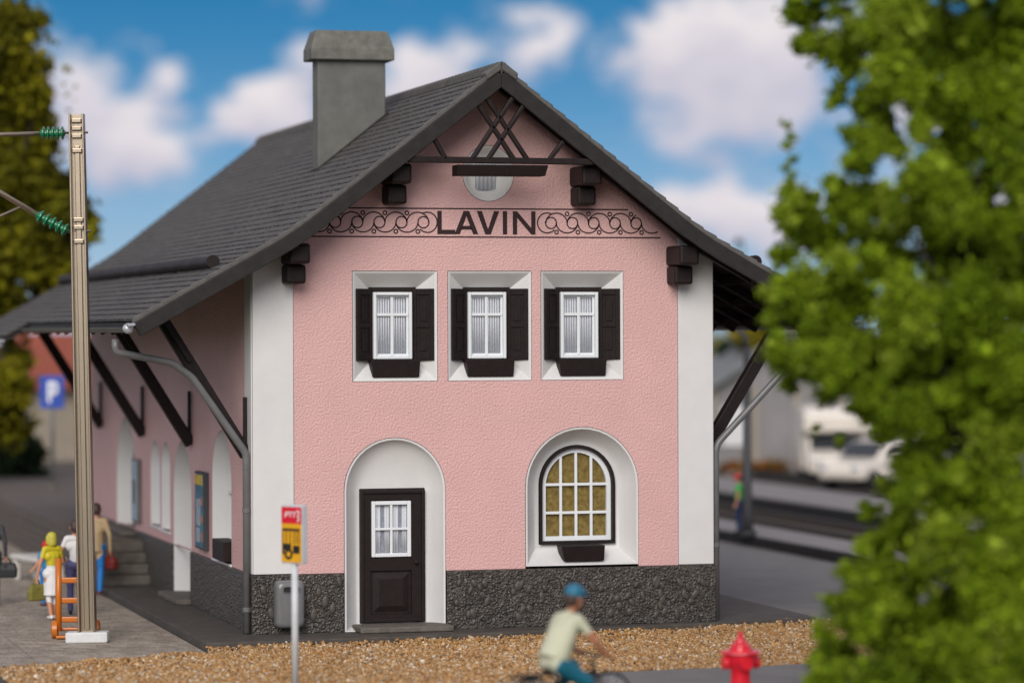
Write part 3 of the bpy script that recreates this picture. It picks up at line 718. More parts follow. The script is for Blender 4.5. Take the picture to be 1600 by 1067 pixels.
# chimney
ch = MB().prism([(2.0, 7.3),(3.2, 8.15),(3.2, 9.42),(2.0, 9.42)], FR, 4.5, 4.95).build('chimney', 'chimney', roof, bevel=.03, label='grey rendered chimney with a bevelled cap')
mb = MB(); a = (1.87, 3.33, 4.37, 5.08); 
R4 = lambda x0, x1, y0, y1, z: [(x0,y0,z),(x1,y0,z),(x1,y1,z),(x0,y1,z)]
mb.loft([R4(1.87,3.33,4.37,5.08,9.37), R4(1.87,3.33,4.37,5.08,9.56), R4(1.97,3.23,4.47,4.98,9.88)], True, True, True); mb.build('chimney_cap', 'chimneycap', ch, bevel=.02)
MB().prism([(1.97, rz_(1.97)+.02),(3.23, rz_(3.23)+.02),(3.23, rz_(3.23)+.07),(1.97, rz_(1.97)+.05)], FR, 4.44, 5.0).build('flashing', 'barge', ch)
# snow-guard logs
for s_ in (-1, 1):
    a = 4.36; x = CXB+s_*a; z = rz_(x)+.11
    pts = [(x+.012*math.sin(i*1.7), (.25 if s_ < 0 else -.5)+i*.49, z+.008*math.cos(i*2.3)) for i in range(38)]
    mb = MB().tube(pts, [.105+.008*math.sin(i*2.9) for i in range(38)], 12); lg = mb.build('snow_log', 'brown', roof, auto=50)
    for yy in (.5, 3.2, 6.4, 9.6, 13, 16.4): MB().box(x-.05, x+.05, yy, yy+.16, z-.13, z-.05).build('log_rest', 'brown', lg, bevel=.01)
# gutters
def gutter(x, z, y0, y1):
    mb = MB(); rings = []
    for y in (y0, y1): rings.append([(x+.085*math.cos(R(t)), y, z+.085*math.sin(R(t))) for t in range(180, 361, 20)]+[(x+.07*math.cos(R(t)), y, z+.07*math.sin(R(t))) for t in range(360, 179, -20)])
    mb.loft(rings, True, True, True); g_ = mb.build('gutter', 'pipe', roof, auto=50)
    mb = MB(); mb.ball((x, y0-.02, z-.02), .09, 12, (1,.7,.9)); mb.lathe([(0,.05),(.4,.03),(1,.02)], (x, y0-.02, z+.02), (x+.05, y0-.32, z+.04), 8); mb.build('gutter_end', 'silver', g_, smooth=True)
ZE = rz_(CXB+EAVE)
gutter(CXB-EAVE-.07, ZE-.1, Y0+.05, 12.35); gutter(CXB-EAVE-.54, ZE-.38, 12.5, Y1); gutter(CXB+EAVE+.07, ZE-.1, Y0+.05, Y1)
# downpipes
def bend(pts, r=.16, n=5):
    out = [Vector(pts[0])]
    for a, b_, c in zip(pts, pts[1:], pts[2:]):
        a, b_, c = Vector(a), Vector(b_), Vector(c); p = b_+(a-b_).normalized()*r; q = b_+(c-b_).normalized()*r
        out += [p.lerp(b_, i/n).lerp(b_.lerp(q, i/n), i/n) for i in range(n+1)]
    return out+[Vector(pts[-1])]
dp = MB().tube(bend([(-2.13,.1,4.62),(-2.13,.1,4.42),(-1.25,.1,4.25),(-.93,.1,4.02),(-.085,.1,2.82),(-.085,.1,.02)], .08), .058, 12).build('downpipe', 'pipe', B, smooth=True)
for z in (.35, 1.9): MB().lathe([(0,.066),(1,.066)], (-.085,.1,z), (-.085,.1,z+.07), 12).build('pipe_clip', 'pipe', dp)
dp = MB().tube(bend([(9.7,.1,4.62),(9.6,.1,4.5),(9.2,.1,4.42),(7.66,.1,2.85),(7.66,.1,.02)], .14), .058, 12).build('downpipe', 'pipe', B, smooth=True)
MB().lathe([(0,.066),(1,.066)], (7.66,.1,1.2), (7.66,.1,1.27), 12).build('pipe_clip', 'pipe', dp)
# gable truss
YT = Y0+.05
def bar(p, q, w=.075): 
    MB().beam((p[0],YT+p[2] if len(p) > 2 else YT,p[1]), (q[0],YT+q[2] if len(q) > 2 else YT,q[1]), w, .085, (0,1,0)).build('truss_bar', 'brown', tr, bevel=.02)
tr = MB().beam((2.3,YT,7.395), (5.3,YT,7.385), .085, .1).build('gable_truss', 'brown', B, bevel=.015)
T = lambda px, py: (lambda p: (p.x, p.z))(at(px, py, y=YT))
for p, q in (((746,162),(803,250)),((760,153),(824,250)),((801,153),(737,250)),((818,165),(762,250)),((679,218),(697,250)),((880,221),(858,250))):
    bar(T(*p), T(*q))
mb = MB(); p0 = at(711,258,y=YT); p1 = at(851,259,y=YT)
mb.hexa([(p0.x+.0,YT-.12,p0.z-.17),(p1.x-.02,YT-.12,p1.z-.17),(p1.x-.02,YT+.2,p1.z-.17),(p0.x,YT+.2,p0.z-.17)], [(p0.x,YT-.16,p0.z),(p1.x+.02,YT-.16,p1.z),(p1.x+.02,YT+.2,p1.z),(p0.x,YT+.2,p0.z)])
mb.build('gable_box', 'brown', B, bevel=.012, label='dark planter box hung under the gable truss')
# ---- side walls
ol = [(.64,.93),(18.2,.93),(18.2,5.9),(.64,5.9)]
niches = [(1.868,3.65,.965,3.11), (5.72,7.615,.0,2.8), (8.0,8.98,1.13,2.72), (9.15,10.25,1.15,2.72), (12.15,14.58,.8,3.07)]
holes = []
for y0, y1, z0, z1 in niches: holes.append(arch(y0, y1, max(z0, .935), z1))
lw = wall(ol, holes, LF, .06).build('side_wall', 'pink', B, bevel=.006)
for (y0, y1, z0, z1), nm in zip(niches, ('side_window','side_door','side_window','side_window','side_door')):
    o_ = arch(y0+.008, y1-.008, z0, z1-.008); i_ = arch(y0+.14, y1-.14, z0+.0, z1-.14)
    w = MB().loft([[LF(u,v,.0) for u,v in o_], [LF(u,v,.3) for u,v in i_]]).build(nm, 'white', B, auto=40)
    MB().prism(i_, LF, .3, .33).build('panel', 'brown' if 'door' in nm else 'curtaindark', w)
    ym = (y0+y1)/2
    if nm == 'side_window':
        MB().box(.24, .29, ym-.03, ym+.03, z0+.05, z1-.15).build('glazing_bar', 'whiteplastic', w)
        MB().box(.24, .29, y0+.15, y1-.15, (z0+z1)/2, (z0+z1)/2+.05).build('glazing_bar', 'whiteplastic', w)
        MB().box(-.02, .28, y0+.01, y1-.01, z0-.06, z0-.004).build('sill', 'white', w, bevel=.01)
        if y0 < 2: MB().box(-.12, .16, 1.95, 3.0, z0+.03, z0+.36).build('flower_box', 'brown', w, bevel=.015)
    else:
        MB().box(-.28, .28, y0-.08, y1+.08, z0+.004, z0+.1).build('doorstep', 'step', w, bevel=.02)
for y0, y1 in ((-.045,5.7),(7.63,12.1),(14.6,18.2)):
    MB().box(-.035, .1, y0 if y0 > 0 else .21, y1, .0, .925).build('plinth', 'plinth', B, bevel=.015)
MB().box(7.5, 7.583, .0+.62, 18.2, 0, 5.9).build('side_wall', 'pink', B)
MB().prism([(0,0),(7.58,0)]+[(x, rz_(x)-.14) for x in np.linspace(7.58, 0, 15)], FR, 18.2, 18.3).build('back_wall', 'pink', B)
# eaves braces
for s_, xw in ((-1, 0), (1, 7.583)):
    for yy in (.42, 5.66, 10.98, 16.6):
        x0 = xw+s_*.02; tx = xw+s_*1.42; tz = rz_(tx)-.2
        br = MB().beam((x0, yy, 2.78), (tx, yy, tz), .19, .2, (0,1,0)).build('eaves_brace', 'brown', B, bevel=.015)
        q0, q1 = Vector((x0, yy, 2.78)), Vector((tx, yy, tz)); d_ = (q1-q0).normalized()
        MB().beam(q1-d_*.9+Vector((0,-.1,0)), q1+Vector((0,-.1,0)), .06, .24, (0,1,0)).build('brace_cheek', 'brown', br, bevel=.01)
        MB().box(min(x0, x0+s_*.05), max(x0, x0+s_*.05), yy-.05, yy+.05, 2.9, 3.7).build('wall_post', 'brown', br, bevel=.01)
# @@OBJECTS
# ------------------------------------------------------------------ trees
def rotmats(n):
    q = rng.normal(size=(n, 4)); q /= np.linalg.norm(q, axis=1)[:, None]; w, x, y, z = q.T
    return np.stack([1-2*(y*y+z*z), 2*(x*y-w*z), 2*(x*z+w*y), 2*(x*y+w*z), 1-2*(x*x+z*z), 2*(y*z-w*x), 2*(x*z-w*y), 2*(y*z+w*x), 1-2*(x*x+y*y)], 1).reshape(n, 3, 3)
TET = np.array([(0,0,1),(.94,0,-.33),(-.47,.82,-.33),(-.47,-.82,-.33)]); TF = np.array([(0,1,2),(0,2,3),(0,3,1),(1,3,2)])
def crown(name, blobs, n, size, pal, parent, shell=.5, flat=.45, m='leaf'):
    b = []
    for q in blobs:                                 # every clump carries smaller ones on its surface
        b.append((*q[:3], q[3]*.85))
        for _ in range(6):
            d = rng.normal(size=3); d /= np.linalg.norm(d); b.append((*(np.array(q[:3])+d*q[3]*rng.uniform(.6, 1.05)), q[3]*rng.uniform(.22, .48)))
    b = np.array(b, float); vol = b[:, 3]**2.2; pick = rng.choice(len(b), n, p=vol/vol.sum())
    d = rng.normal(size=(n, 3)); d /= np.linalg.norm(d, axis=1)[:, None]
    rr = b[pick, 3]*(rng.uniform(0, 1, n)**shell)*(1+.1*rng.normal(size=n)+.9*(rng.uniform(0, 1, n) > .72)*rng.uniform(0, 1, n))
    P = b[pick, :3]+d*rr[:, None]
    s = size*rng.lognormal(0, .35, n)
    sh = TET[None]*np.stack([np.ones(n), rng.uniform(.7, 1.3, n), np.full(n, flat)], 1)[:, None]
    V = np.einsum('nij,nvj->nvi', rotmats(n), sh)*s[:, None, None]+P[:, None]
    pal = np.array(pal); tone = rng.uniform(0, 1, len(b))          # each clump has its own tone
    ci = (tone[pick]*.55+rng.uniform(0, 1, n)*.45); idx = np.clip(ci*(len(pal)-1), 0, len(pal)-1.001); i0 = idx.astype(int); f = (idx-i0)[:, None]
    C = pal[i0]*(1-f)+pal[i0+1]*f; C *= rng.uniform(.55, 1.45, (n, 1))
    F_ = (TF[None]+(np.arange(n)*4)[:, None, None]).reshape(-1, 3)
    return mesh_np(name, V.reshape(-1, 3), F_, np.repeat(C, 4, 0), m, parent)
def tree(label, base, blobs, n, size, pal, tr=.12, limbs=8, group=None, shell=.5, flat=.45, name='tree'):
    t = thing(name, base, label, 'tree', group)
    base = Vector(base); top = Vector((sum(b[0] for b in blobs)/len(blobs), sum(b[1] for b in blobs)/len(blobs), max(b[2] for b in blobs)))
    k = [base.lerp(top, i/6)+Vector((random.uniform(-.06,.06), random.uniform(-.06,.06), 0))*(i > 0) for i in range(7)]
    MB().tube(k, [tr*(1-.13*i) for i in range(7)], 10).build('trunk', 'bark', t, smooth=True)
    for b in random.sample(list(blobs), min(limbs, len(blobs))):
        e = Vector(b[:3]); f = max(.1, min(.8, (e.z-base.z-.5)/max(.1, (top.z-base.z)))); s_ = base.lerp(top, f*.85)
        MB().tube([s_, s_.lerp(e, .5)+Vector((0,0,.08*b[3])), e], [tr*.42, tr*.28, tr*.12], 6).build('limb', 'bark', t, smooth=True)
    crown('crown', blobs, n, size, pal, t, shell, flat)
    return t
GREEN = [(.1,.17,.006),(.25,.38,.01),(.41,.55,.02),(.58,.68,.1)]
OLIVE = [(.075,.075,.003),(.19,.185,.006),(.34,.31,.008),(.46,.41,.02)]
DEEP = [(.01,.03,.012),(.02,.06,.025),(.03,.09,.035)]
# big tree in the right foreground, measured clump by clump along its outline (px, py, distance, radius)
fg = []
def FGb(px, py, d, r): p = at(px, py, d=d); fg.append((p.x, p.y, p.z, r))
D0 = 35.
for px, py, r in ((1255,20,.2),(1285,70,.2),(1250,70,.13),(1330,90,.22),(1310,150,.13),(1330,210,.12),(1380,40,.33),(1400,130,.26),(1470,60,.4),(1480,150,.36),(1560,60,.45),(1570,170,.42),(1500,230,.25),(1590,260,.35),(1440,200,.16),
                  (1228,195,.05),(1236,212,.05),(1230,228,.055),(1240,246,.05),(1229,262,.06),(1236,282,.08),(1228,300,.09),(1255,310,.12),(1305,290,.14),(1325,255,.1),(1215,330,.1),(1245,345,.2),(1222,400,.15),(1290,370,.25),(1350,330,.22),(1400,330,.2),(1380,400,.3),(1450,330,.2),(1470,400,.32),(1560,370,.35),(1600,450,.35),
                  (1215,460,.16),(1205,500,.11),(1260,450,.28),(1330,470,.32),(1420,480,.36),(1520,480,.38),(1215,550,.16),(1260,560,.26),(1230,600,.12),(1320,570,.3),(1400,570,.32),(1490,580,.36),(1590,570,.36),
                  (1290,620,.13),(1350,630,.16),(1420,640,.22),(1480,670,.28),(1570,680,.38),(1310,690,.06),(1380,680,.1),(1275,670,.06),
                  (1390,760,.14),(1440,740,.24),(1520,770,.34),(1600,790,.36),(1360,800,.13),(1400,830,.22),(1470,850,.32),(1560,880,.38),
                  (1350,860,.13),(1335,900,.15),(1390,910,.28),(1310,945,.15),(1345,970,.25),(1285,985,.13),(1310,1030,.25),(1400,1000,.34),(1490,970,.36),(1590,980,.4),(1285,1060,.16),(1380,1080,.35),(1480,1070,.4),(1580,1080,.42),
                  (1700,100,.6),(1720,350,.6),(1720,620,.6),(1700,900,.6),(1500,-90,.5),(1350,-60,.35),(1650,-60,.5)):
    dd = D0 + random.uniform(-1.2, 1.0) if px > 1330 else D0 + random.uniform(.2, 1.6)
    FGb(px, py, dd, r*(1.12 if r > .14 else .95))
OUT = [(1240,-60),(1250,40),(1270,90),(1315,130),(1330,200),(1345,270),(1300,300),(1240,310),(1222,345),(1225,400),(1222,470),(1210,510),(1222,560),(1250,605),(1330,630),(1365,660),(1385,700),(1390,760),(1365,820),(1355,880),(1330,935),(1295,985),(1290,1100),(1750,1100),(1750,-60)]
k_ = 0
while k_ < 230:
    px, py = random.uniform(1200, 1740), random.uniform(-50, 1095)
    if inside((px, py), OUT) and not (1385 < px < 1440 and 235 < py < 300):
        FGb(px, py, D0+random.uniform(-.9, 1.7), random.uniform(.1, .24)); k_ += 1
for px, py in ((1535,930),(1575,960),(1610,930),(1550,1000),(1595,1020),(1530,1050),(1570,1075),(1620,1070),(1500,1010),(1480,300),(1500,340),(1440,275)): FGb(px, py, D0-1.3, .26)
tb = at(1590, 1200, d=D0+.2)
tree('big bright green broadleaf tree filling the right foreground', (tb.x, tb.y, GZ-.05), fg, 230000, .039, GREEN, .13, 18, shell=.55, name='broadleaf_tree')
# dull olive tree behind the left end of the roof
ol_ = []
for px, py, r in ((15,40,.9),(30,110,1.0),(62,150,.35),(75,210,.45),(100,290,.45),(120,330,.45),(140,365,.3),(110,390,.5),(95,430,.5),(0,160,1.2),(45,190,.8),(60,250,.7),(20,280,1.1),(80,290,.5),(95,330,.6),(60,370,1.0),(125,350,.4),(20,410,1.1),(70,440,.6),(-40,90,1.3),(-60,300,1.4),(-50,460,1.2),(10,500,.8),(5,600,.8),(20,660,.6),(-30,640,1.1),(25,560,.5)):
    p = at(px, py, d=84+random.uniform(-1.5,1.5)); ol_.append((p.x, p.y, p.z, r*.95))
p = at(-25, 700, d=84); tree('tall olive-yellow tree behind the eaves at the left edge', (p.x, p.y, GZ), ol_, 24000, .12, OLIVE, .22, 10, shell=.5, name='broadleaf_tree')
def bg_tree(label, px, py_base, py_top, d, wpx, pal, n=2600, size=.16, name='tree', cone=False, group=None):
    s_ = F/d; base = at(px, py_base, d=d); top = at(px, py_top, d=d); h = top.z-base.z; bl = []; w = wpx/s_/2
    for i in range(26):
        f = random.uniform(.18 if not cone else .05, 1); rad = w*((1-f)*.95+.05 if cone else math.sqrt(max(.06, 1-((f-.58)/.46)**2))); a = random.uniform(0, 6.28); rr = rad*random.uniform(.2, .8)
        bl.append((base.x+rr*math.cos(a), base.y+rr*math.sin(a), base.z+h*f*(.93 if not cone else .97), max(.08, rad*.38)))
    return tree(label, (base.x, base.y, GZ), bl, n, size, pal, .14, 5, group, name=name)
bg_tree('dark fir tree whose tip shows above the right eaves', 1156, 760, 362, 112, 170, DEEP, 6000, .13, 'fir_tree', True)
bg_tree('yellow-green bush just below the fir tip', 1184, 760, 398, 108, 130, [(.2,.18,.01),(.34,.28,.012),(.42,.35,.03)], 3000, .13)
bg_tree('olive tree behind the grey goods shed', 1128, 760, 505, 116, 110, OLIVE, 3000, .15)
for i, (px, top, w, lb) in enumerate(((1260,480,160,'green tree nearest the camper behind the foreground foliage'),(1400,440,190,'green tree behind the middle of the foreground foliage'),(1540,470,200,'green tree behind the right edge of the foreground foliage'))):
    bg_tree(lb, px, 745, top, 122+i*3, w, GREEN, 3000, .17, group='trees behind the goods yard')
for i, (px, top, w, lb) in enumerate(((260,530,120,'olive tree right behind the red-roofed house'),(20,560,160,'dark green tree at the far left behind the hedge'))):
    bg_tree(lb, px, 745, top, 112+i*4, w, DEEP if i else OLIVE, 2600, .17, group='trees behind the red-roofed house')
# hedge at the far left
hb = []
for px in range(-40, 64, 8):
    for py in (700, 725, 745): p = at(px, py, d=88); hb.append((p.x, p.y+random.uniform(-.3,.3), p.z, .38))
p = at(10, 762, d=88); hd = thing('hedge', (p.x, p.y, .79), 'low dark green hedge at the far left behind the raised platform', 'hedge')
crown('foliage', hb, 5000, .09, [(.01,.025,.01),(.03,.06,.02),(.05,.09,.03)], hd)
# ------------------------------------------------------------------ houses in the background
def house(label, c, w, dp_, hw, hr, rz, wallm, roofm, wins, name='house', z0=0.):
    t = thing(name, (c[0], c[1], z0), label, 'building', rz=rz, local=True)
    MB().prism([(-w/2,0),(w/2,0),(w/2,hw),(-w/2,hw)], lambda u, v, d: (u, d, v), 0, dp_).build('wall', wallm, t)
    for s_ in (0, dp_-.1): MB().prism([(-w/2,hw),(w/2,hw),(0,hw+hr-.1)], lambda u, v, d: (u, d, v), s_+.01, s_+.09).build('gable', wallm, t)
    rf = MB().prism([(-w/2-.5,hw-.5*hr/(w/2)),(0,hw+hr),(w/2+.5,hw-.5*hr/(w/2)),(w/2+.5,hw-.5*hr/(w/2)-.18),(0,hw+hr-.18),(-w/2-.5,hw-.5*hr/(w/2)-.18)], lambda u, v, d: (u, d, v), -.5, dp_+.5).build('roof', roofm, t)
    for x, z, ww, hh in wins:
        o = frame_rect(MB(), x-ww/2, x+ww/2, z, z+hh, -.06, .02, .09).build('window', 'whiteplastic', t)
        MB().box(x-ww/2+.09, x+ww/2-.09, -.02, -.008, z+.09, z+hh-.09).build('pane', 'glass', o)
    return t
p = at(228, 760, d=100); house('tan house with red tiled roof behind the parking sign', (p.x, p.y), 4.0, 3.5, 2.7, 1.2, R(76), 'tanwall', 'redroof', (), z0=.75)
p = at(1236, 742, d=106); house('grey rendered goods shed beyond the tracks right of the station', (p.x-.1, p.y), 5.4, 8, 2.9, 1.7, R(-10), 'greywall', 'greyroof', (), name='goods_shed')
gs = bpy.data.objects['goods_shed']
for x in (-2.5, -1.1, .3, 1.7): MB().box(x-.07, x+.07, -.12, -.01, .0, 2.8).build('post', 'tanwall', gs)
MB().box(-2.2, -1.3, -.05, -.01, .9, 2.2).build('door_panel', 'lightstone', gs); MB().box(.5, 1.5, -.05, -.01, 0, 2.1).build('door_panel', 'greyroof', gs)
fbp = at(1180, 742, d=103); fbx = thing('flower_bed', (fbp.x, fbp.y, .05), 'orange and yellow flower bed in front of the grey shed', 'flower bed')
crown('flowers', [(fbp.x+dx, fbp.y, .28, .28) for dx in np.linspace(-.8, .9, 9)], 2200, .06, [(.05,.09,.01),(.42,.3,.02),(.5,.12,.02),(.4,.05,.02)], fbx)
MB().box(fbp.x-1.0, fbp.x+1.1, fbp.y-.3, fbp.y+.3, .05, .2).build('bed_edge', 'platform', fbx)
# ------------------------------------------------------------------ catenary mast
p = at(137, 1003, z=GZ)
M_ = thing('catenary_mast', (p.x, p.y, GZ), 'nickel steel catenary mast with green insulators on a pale block', 'mast', local=True)
M_.rotation_euler = (0, -.0165, -YAW)
MB().box(-.33, .33, -.16, .16, 0, .17).build('foot_block', 'lightstone', M_, bevel=.025)
HM = 8.28
for x in (-.105, .105): MB().hexa([(x*1.14-.016,-.14,.1),(x*1.14+.016,-.14,.1),(x*1.14+.016,.12,.1),(x*1.14-.016,.12,.1)], [(x*.98-.014,-.12,HM),(x*.98+.014,-.12,HM),(x*.98+.014,.1,HM),(x*.98-.014,.1,HM)]).build('flange', 'nickel', M_, bevel=.008)
MB().box(-.095, .095, -.02, .02, .1, HM-.01).build('web', 'nickel', M_)
MB().box(-.042, .042, -.055, -.019, .2, HM-.5).build('web_rib', 'nickel', M_, bevel=.01)
for z in (8.17, 8.05, 7.93, 7.7, 6.62, 6.5, 6.28): MB().box(-.078, .078, -.09, -.02, z-.035, z+.035).build('batten', 'nickel', M_, bevel=.012)
RIB = [(0,.03),(.03,.055)]
for k in range(5): c = .1+k*.19; RIB += [(c-.06,.05),(c-.02,.105),(c+.02,.105),(c+.07,.05)]
RIB += [(.97,.055),(1,.03)]
def rod(a, b_, r=.022, name='arm_rod'): MB().tube([a, b_], r, 8).build(name, 'nickel', M_, smooth=True)
zi = 7.985
MB().lathe(RIB, (-.19,0,zi), (-.58,0,zi), 16).build('insulator', 'insulator', M_, auto=40)
rod((.17,0,zi), (-.2,0,zi), .018, 'bolt'); rod((-.56,0,zi), (-2.6,0,zi-.02), .034)
a = Vector((-.17,0,6.44)); b_ = Vector((-.67,0,6.72)); 
MB().lathe(RIB, a, b_, 16).build('insulator', 'insulator', M_, auto=40)
rod((.18,0,6.44), (-.18,0,6.44), .022, 'bolt'); dirn = (b_-a).normalized(); rod(b_-dirn*.03, b_+Vector((-.55,0,.345))*3, .042); rod(b_+Vector((-.24,-.03,.12)), b_+Vector((-.24,-.03,.12))+Vector((-.3,0,-.13))*4, .022)
# ------------------------------------------------------------------ signs
p = at(461, 1000, d=44.); SG = thing('bus_stop_sign', (p.x, p.y, GZ), 'white bus stop sign with red and yellow face on a thin white pole', 'sign', rz=-YAW-R(38), local=True)
pz = lambda py: at(461, py, d=44.).z-GZ
zt, zb = pz(788), pz(880)
MB().tube([(0,0,0),(0,0,zb+.1)], .047, 12).build('pole', 'signgrey', SG, smooth=True)
MB().box(-.19, .19, -.06, .05, zb, zt).build('board', 'signgrey', SG, bevel=.012)
zr = zb+(zt-zb)*.68
MB().box(-.18, .18, -.066, -.06, zr, zt-.03).build('red_panel', 'signred', SG)
yl = MB().box(-.18, .18, -.066, -.06, zb+.02, zr).build('yellow_panel', 'signyellow', SG)
fs = lambda mb, x0, x1, z0, z1: mb.box(x0, x1, -.0695, -.066, zb+z0*(zr-zb), zb+z1*(zr-zb))
mb = MB(); fs(mb, -.165, .15, .82, .88)
for x in (-.165, -.1, -.03, .04, .09, .135): fs(mb, x, x+.014, .5, .82)
fs(mb, -.165, -.005, .34, .5); fs(mb, .03, .15, .26, .46); fs(mb, -.165, -.13, .24, .34)
mb.build('bus_drawing', 'signblack', SG)
mb = MB(); rr = []
for r_ in (.075, .038): rr.append([(-.05+r_*math.cos(i*.3927), -.0715, zb+.24*(zr-zb)+r_*math.sin(i*.3927)) for i in range(16)])
mb.loft([rr[0], rr[1], [(q[0], -.067, q[2]) for q in rr[1]], [(q[0], -.067, q[2]) for q in rr[0]], rr[0]]); mb.build('bus_wheel', 'signblack', SG)
mb = MB(); zc = zr+.12
def stroke(pts, w=.014): 
    for a_, c_ in zip(pts, pts[1:]): mb.beam((a_[0],-.068,zc+a_[1]), (c_[0],-.068,zc+c_[1]), w, .004, (0,1,0))
stroke([(-.115,-.035),(-.098,.035),(-.06,.035),(-.062,.0),(-.1,.0)]); stroke([(-.045,.035),(.02,.035)]); stroke([(-.022,-.035),(-.008,.035)]); stroke([(.03,.035),(.085,.035)]); stroke([(.048,-.035),(.06,.035)])
stroke([(.1,.06),(.14,.045),(.135,0),(.11,-.02),(.14,-.045),(.135,-.075),(.105,-.085)], .018)
mb.build('lettering', 'signwhite', SG)
p = at(82, 764, z=.79); PS = thing('parking_sign', (p.x, p.y, .79), 'blue parking sign with white letter P on a grey pole', 'sign', rz=-YAW, local=True)
sp = F/((p-CAM).dot(FW)); zt = 177/sp; zb = 126/sp; hw = 19/sp
MB().tube([(0,.03,0),(0,.03,zt)], .05, 8).build('pole', 'pipe', PS, smooth=True); MB().tube([(0,.03,0),(0,.03,.15)], .12, 10).build('base', 'step', PS)
MB().box(-hw, hw, -.03, .0, zb, zt).build('board', 'signblue', PS, bevel=.01)
mb = MB(); u = (zt-zb); mb.box(-hw*.35, -hw*.08, -.036, -.03, zb+u*.18, zb+u*.82)
for q in ((-hw*.08,hw*.3,.7,.82),(-hw*.08,hw*.3,.42,.54),(hw*.22,hw*.48,.46,.78)): mb.box(q[0], q[1], -.037, -.03, zb+u*q[2], zb+u*q[3])
mb.build('letter', 'signwhite', PS)
# ------------------------------------------------------------------ bin, hydrant, posters
BN = thing('litter_bin', (.52,-.2,.1), 'grey rounded litter bin fixed to the plinth behind the bus sign', 'bin')
def rrect(cx, cz, w, h, r, n=5): 
    out = []
    for sx, sz, a0 in ((1,1,0),(-1,1,90),(-1,-1,180),(1,-1,270)): out += [(cx+sx*(w/2-r)+r*math.cos(R(a0+90*i/n)), cz+sz*(h/2-r)+r*math.sin(R(a0+90*i/n))) for i in range(n+1)]
    return out
o_ = rrect(.54, .475, .46, .74, .09); 
MB().loft([[FR(u,v,-.06) for u,v in o_], [FR(u,v,-.22) for u,v in o_], [FR(u,v,-.275) for u,v in rrect(.54,.475,.40,.68,.09)], [FR(u,v,-.285) for u,v in rrect(.54,.475,.33,.6,.08)]], True, True, True).build('body', 'bin', BN, auto=50)
sl_ = rrect(.55, .71, .26, .085, .04); MB().loft([[FR(u,v,-.284) for u,v in rrect(.55,.71,.3,.125,.06)], [FR(u,v,-.302) for u,v in rrect(.55,.71,.28,.105,.05)], [FR(u,v,-.302) for u,v in sl_], [FR(u,v,-.287) for u,v in sl_]]).build('slot_rim', 'bin', BN, auto=40)
MB().prism(sl_, FR, -.2885, -.284).build('slot', 'black', BN)
p = at(1157, 1000, d=41.5); H_ = thing('fire_hydrant', (p.x, p.y, GZ), 'red fire hydrant with pointed cap in front of the gravel', 'hydrant', local=True)
MB().lathe([(0,.2),(.05,.2),(.07,.15),(.42,.125),(.5,.13),(.56,.17),(.62,.21),(.7,.215),(.73,.15),(.82,.135),(.86,.08),(.91,.06),(.915,.04),(.98,.035),(1,.012)], (0,0,0), (0,0,1.0), 20).build('barrel', 'redpaint', H_, auto=30)
MB().lathe([(0,.27),(.35,.27),(1,.25)], (0,0,.715), (0,0,.755), 8).build('flange', 'redpaint', H_, bevel=.008)
for a in (0, math.pi, -math.pi/2):
    d = Vector((math.cos(a), math.sin(a), 0)); c = Vector((0,0,.6)); 
    MB().lathe([(0,.075),(.6,.075),(.62,.09),(1,.08)], c+d*.1, c+d*.245, 10).build('outlet', 'redpaint', H_, auto=35)
for y0, y1, z0, z1, far in ((3.97,4.86,1.05,2.36,0), (11.35,12.05,1.1,2.3,1)):
    t = thing('poster_case', (-.1,(y0+y1)/2,(z0+z1)/2), ('dark framed black and white poster on the side wall beyond the paired windows' if far else 'colourful blue and yellow poster in a dark case on the side wall near the corner'), 'poster')
    MB().box(-.09, -.002, y0, y1, z0, z1).build('case', 'pipe' if far else 'greycoat', t, bevel=.012)
    g_ = lambda a, b__, c, d: MB().box(-.095-random.uniform(0,.002), -.088, y0+(y1-y0)*a, y0+(y1-y0)*b__, z0+(z1-z0)*c, z0+(z1-z0)*d)
    if far:
        g_(.06,.94,.04,.96).build('sheet', 'poster_l', t); MB().box(-.099, -.094, y0+.25, y0+.5, z0+.35, z0+.8).build('picture', 'poster_d', t)
    else:
        g_(.06,.94,.03,.97).build('sheet', 'poster_b', t)
        MB().box(-.1,-.0935,y0+.07,y1-.07,z1-.22,z1-.05).build('title_band','poster_y',t)
        MB().box(-.1,-.0938,y0+.3,y1-.2,z0+.4,z0+.85).build('picture','poster_l',t); MB().box(-.101,-.0942,y0+.35,y0+.7,z0+.12,z0+.36).build('picture','poster_l',t)
        for zz_ in (.15,.45,.75): MB().box(-.1,-.094,y0+.09,y0+.26,z0+zz_,z0+zz_+.14).build('spot','poster_o',t)
